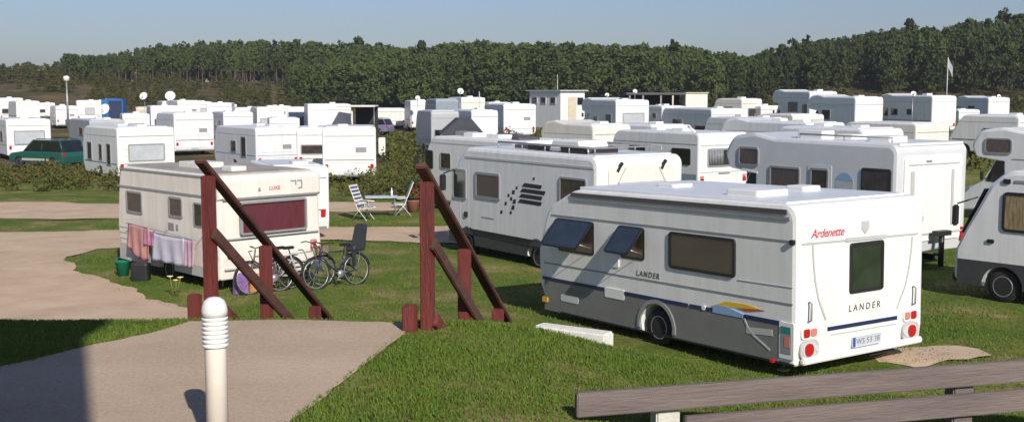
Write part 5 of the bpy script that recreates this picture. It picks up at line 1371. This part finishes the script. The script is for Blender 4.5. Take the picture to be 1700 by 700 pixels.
def scatter(px0, px1, d0, d1, n, sky_pts, hlim, jit=.12, wd=(.8, 1.25)):
    out = []
    for i in range(n):
        y = rf.uniform(d0, d1); x = (rf.uniform(px0, px1) - 850) / 1900 * y
        top = skyline_h(x, y, sky_pts) if y > d0 + (d1 - d0) * .35 else skyline_h(x, y, sky_pts) * rf.uniform(.82, .97)
        h = (top - gz(x, y)) * rf.uniform(1 - jit, 1.03)
        h = min(max(h, hlim[0]), hlim[1])
        out.append((x, y, h, rf.randrange(12), rf.uniform(0, 6.28), rf.uniform(*wd)))
    return out
SKY_L = [(-400, 100), (0, 112), (80, 112), (110, 104), (200, 90), (270, 78), (350, 72), (450, 71), (640, 70), (680, 84), (900, 100)]
SKY_M = [(440, 125), (500, 104), (600, 92), (700, 84), (790, 73), (860, 76), (1000, 78), (1100, 78), (1160, 84), (1240, 98), (1300, 110)]
SKY_R = [(1180, 112), (1235, 97), (1270, 86), (1300, 76), (1400, 64), (1500, 47), (1560, 49), (1640, 36), (1700, 26), (2100, 10)]
forest('pine_wood', scatter(105, 700, 265, 330, 420, SKY_L, (6, 14), .16, (.7, 1.1)) , protos, FOL_P, 'open pine wood with bare trunks on the rise behind the left caravans')
forest('pine_wood', scatter(480, 1250, 215, 285, 640, SKY_M, (4.5, 14), .16, (.8, 1.25)), dense, FOL_P, 'dense rounded green wood filling the middle of the horizon', False)
forest('pine_wood', scatter(1225, 2050, 205, 290, 600, SKY_R, (6, 17), .13, (.65, 1.0)), dense, FOL_D, 'dark pine wood climbing the hill on the right', False)
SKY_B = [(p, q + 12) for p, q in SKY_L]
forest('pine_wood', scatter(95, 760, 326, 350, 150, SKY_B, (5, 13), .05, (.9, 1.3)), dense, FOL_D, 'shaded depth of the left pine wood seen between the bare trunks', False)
forest('scrub', [(rf.uniform(-165, -88), rf.uniform(225, 300), rf.uniform(1.6, 3.4), rf.randrange(8), rf.uniform(0, 6), 1.6) for _ in range(240)], dense, FOL_H, 'brown scrub on the far left dune', False)
forest('scrub', [((rf.uniform(150, 520) - 850) / 1900 * y_, y_, rf.uniform(1.0, 2.6), rf.randrange(8), rf.uniform(0, 6), 1.7) for y_ in [rf.uniform(190, 262) for _ in range(200)]], dense, FOL_H, 'brown scrub below the left pine wood', False)
forest('scrub', [((rf.uniform(1150, 2000) - 850) / 1900 * y_, y_, rf.uniform(1.0, 2.6), rf.randrange(8), rf.uniform(0, 6), 1.7) for y_ in [rf.uniform(165, 200) for _ in range(160)]], dense, FOL_H, 'reddish scrub along the foot of the right hill', False)

# individual pines one can tell apart on the wood's outline and front edge
def pine_proto(seed):
    rs = np.random.RandomState(seed); P, U, V = pine_arrays(seed, 1.0, .27, 24, 16, .032)
    tm = MB(); tm.tube([(0, 0, -.02), (.01, .01, .4), (0, 0, .85)], [.018, .013, .004], 6)
    for k in range(5):
        a = rs.uniform(0, 6.3); z_ = rs.uniform(.35, .8); tm.tube([(0, 0, z_), (.15 * math.cos(a), .15 * math.sin(a), z_ + .06)], [.006, .002], 4)
    return quads_mesh('crown', P, None, U, V, FOL_D), tm
pp = [pine_proto(70 + i) for i in range(4)]
trunk_me = []
for me_, tm in pp:
    o = tm.build('trunk', BARK); trunk_me.append(o.data); bpy.data.objects.remove(o)
spots = [(270, 270, 76, 'tall pine whose pointed top stands out on the left slope of the wood'), (222, 268, 98, 'pine at the upper left end of the left wood'), (333, 262, 82, 'slim pine left of the bare trunks'),
         (372, 255, 92, 'pine with a bare trunk in front of the shaded left wood'), (405, 256, 96, 'second bare trunked pine, right of the first in the shaded left wood'), (441, 254, 95, 'third bare trunked pine beside the edge of the green wood'),
         (458, 272, 68, 'pine with a spiky top on the crest of the left wood'), (598, 275, 66, 'pine top rising at the right end of the left crest'), (702, 235, 74, 'small pine poking above the dip between the woods'),
         (1116, 235, 74, 'pine poking out near the right end of the middle wood'), (1335, 225, 60, 'pine spike on the left flank of the right hill'), (1312, 226, 68, 'first pine spike beyond the gap on the right hill'),
         (1503, 230, 38, 'pine spike where the right hill steps up'), (1658, 228, 24, 'tallest pine spike near the right edge of the view'), (1685, 228, 26, 'pine spike closest to the right edge of the view'), (1600, 230, 36, 'pine standing above the flagpole')]
for i, (px, d, yt, lab) in enumerate(spots):
    x = pxy(px, d); g0 = gz(x, d); h = min(pz(yt, d) - g0, 20)
    root = empty('pine_tree', (x, d, g0), rf.uniform(0, 6)); root.scale = (h * .85, h * .85, h); tag(root, lab, 'pine tree', 'pines that stand out from the woods')
    c_ = bpy.data.objects.new('crown', pp[i % 4][0]); COL.objects.link(c_); c_.parent = root
    t_ = bpy.data.objects.new('trunk', trunk_me[i % 4]); COL.objects.link(t_); t_.parent = root

def bush_band(name, regions, per_m2, size, hgt, material, label, seed, kind='stuff', per=26):
    rs = np.random.RandomState(seed); Cs = []; Rs = []
    for (x0, x1, y0, y1) in regions:
        n = int((x1 - x0) * (y1 - y0) * per_m2); x = rs.uniform(x0, x1, n); y = rs.uniform(y0, y1, n)
        hh = hgt * rs.uniform(.45, 1.1, n); z = terrain(x, y) + hh * .45
        Cs.append(np.stack([x, y, z], 1)); Rs.append(hh * .75)
    C_ = np.concatenate(Cs); R_ = np.concatenate(Rs)
    P, U, V = leafset(rs, C_, R_, per, size, .75)
    me = quads_mesh(name, P, None, U, V, material); o = bpy.data.objects.new(name, me); COL.objects.link(o); tag(o, label, 'heather', kind=kind)
bush_band('heather', [(-34, -17.5, 50.5, 62)], 1.0, .042, .85, FOL_H, 'brownish heather hedge in front of the green car', 5, per=110)
bush_band('heather', [(-7.4, -3.9, 45.5, 52), (-6.6, -3.3, 52, 66)], 1.2, .042, .95, FOL_H, 'dense heather hedge behind the camping table', 6, per=110)
bush_band('heather', [(-16, 3.2, 68, 72), (-3, 4.5, 72, 84), (-12, -2, 76, 100)], .6, .08, 1.0, FOL_H, 'band of heather between the rows of caravans', 7, per=46)
bush_band('heather', [(19, 33, 60, 66), (12, 22, 86, 96), (34, 48, 92, 120)], .45, .08, .9, FOL_H, 'rough heather patches among the far motorhomes on the right', 8, per=40)
bush_band('heather', [(-16, -7.6, 50.5, 53)], .9, .06, .7, FOL_H, 'low heather strip behind the cream caravan with red curtains', 9, per=50)
# foliage and red flowers of the potted shrub
rs = np.random.RandomState(4)
P, U, V = leafset(rs, np.array([[0, 0, .8], [.15, .1, 1.1], [-.15, 0, 1.0]]), np.array([.35, .3, .28]), 120, .035)
me = quads_mesh('foliage', P, None, U, V, FOL_D); o = bpy.data.objects.new('foliage', me); COL.objects.link(o); o.parent = pt
P, U, V = leafset(rs, np.array([[0, -.1, .75], [.15, -.05, .95]]), np.array([.36, .3]), 30, .03)
me = quads_mesh('blossom', P, None, U, V, mat('red_petals', (.45, .02, .03), .7)); o = bpy.data.objects.new('blossom', me); COL.objects.link(o); o.parent = pt

# ---- grass blades
GRASS = mat('grass_blades', (0.155, 0.225, 0.038), .75, .4, .9, color2=(0.110, 0.185, 0.022), island=(0.165, 0.240, 0.045), spec=.15, trans=.35, fac=(0.4, 0.6))
def inside(poly, x, y):
    c = np.zeros(len(x), bool); n = len(poly)
    for i in range(n):
        x1, y1 = poly[i]; x2, y2 = poly[i - 1]
        cond = ((y1 > y) != (y2 > y)) & (x < (x2 - x1) * (y - y1) / ((y2 - y1) if y2 != y1 else 1e-9) + x1)
        c ^= cond
    return c
def shrink_out(poly, x, y, e):
    """True when well inside the poly (e metres in), so blades may lap over its edge"""
    r = inside(poly, x, y)
    for dx, dy in ((e, 0), (-e, 0), (0, e), (0, -e)): r &= inside(poly, x + dx, y + dy)
    return r
def grass(name, label, regions, h, w, seed, avoid, lap):
    rs = np.random.RandomState(seed); X = []; Y = []
    for (x0, x1, y0, y1, dens) in regions:
        n = int((x1 - x0) * (y1 - y0) * dens); X.append(rs.uniform(x0, x1, n)); Y.append(rs.uniform(y0, y1, n))
    x = np.concatenate(X); y = np.concatenate(Y)
    # keep what the view and its neighbourhood can show
    k = np.abs(x) < y * .52 + .8; x, y = x[k], y[k]
    # tufts: uneven density
    f = np.sin(x * 5.1 + np.sin(y * 3.3) * 1.7) * np.sin(y * 4.7 + np.cos(x * 2.9) * 2)
    k = rs.uniform(-1.3, .6, len(x)) < f; x, y = x[k], y[k]
    for poly in avoid:
        k = ~shrink_out(poly, x, y, lap); x, y = x[k], y[k]
    n = len(x); z = terrain(x, y)
    a = rs.uniform(0, 2 * PI, n); hh = h * rs.uniform(.4, 1.25, n) * (1 + .35 * np.sin(x * 2.2) * np.sin(y * 1.7))
    lean = rs.uniform(.1, .9, n); la = rs.uniform(0, 2 * PI, n)
    dx, dy = np.cos(a) * w, np.sin(a) * w; lx, ly = np.cos(la) * lean * hh, np.sin(la) * lean * hh
    co = np.empty((n, 5, 3))
    co[:, 0] = np.stack([x - dx, y - dy, z - .01], 1); co[:, 1] = np.stack([x + dx, y + dy, z - .01], 1)
    co[:, 2] = np.stack([x + dx * .7 + lx * .4, y + dy * .7 + ly * .4, z + hh * .55], 1); co[:, 3] = np.stack([x - dx * .7 + lx * .4, y - dy * .7 + ly * .4, z + hh * .55], 1)
    co[:, 4] = np.stack([x + lx, y + ly, z + hh], 1)
    me = bpy.data.meshes.new(name); me.vertices.add(n * 5); me.vertices.foreach_set('co', co.ravel())
    b0 = np.arange(n) * 5; li = np.stack([b0, b0 + 1, b0 + 2, b0 + 3, b0 + 3, b0 + 2, b0 + 4], 1)
    me.loops.add(n * 7); me.loops.foreach_set('vertex_index', li.ravel())
    ls = np.stack([np.arange(n) * 7, np.arange(n) * 7 + 4], 1).ravel(); lt = np.tile([4, 3], n)
    me.polygons.add(n * 2); me.polygons.foreach_set('loop_start', ls); me.polygons.foreach_set('loop_total', lt)
    me.update(); me.materials.append(GRASS)
    o = bpy.data.objects.new(name, me); COL.objects.link(o); tag(o, label, 'grass', kind='stuff')
grass('grass', 'short mown grass on the bank beside the path', [(-4.6, 6.5, 4.6, 8.9, 6200), (-5, 7, 8.9, 13, 900)], .026, .0042, 1, [PATH], .03)
grass('grass', 'grass round the caravans', [(-12, 14, 13, 24, 300), (-14, 16, 24, 40, 150)], .05, .010, 2, [ROAD], .38)
print('placed', len(bpy.data.objects))

# ------------------------------------------------------------------ haze
hz = MB().box((0, 260, 17), (900, 700, 46)).build('haze', bpy.data.materials.new('haze'))
tag(hz, kind='stuff'); hm = hz.data.materials[0]; hm.use_nodes = True; hn = hm.node_tree; hn.nodes.clear()
ho = hn.nodes.new('ShaderNodeOutputMaterial'); hv = hn.nodes.new('ShaderNodeVolumePrincipled')
hv.inputs['Color'].default_value = (.85, .9, 1, 1); hv.inputs['Density'].default_value = 0.00028; hv.inputs['Anisotropy'].default_value = 0.2
hn.links.new(hv.outputs[0], ho.inputs['Volume'])
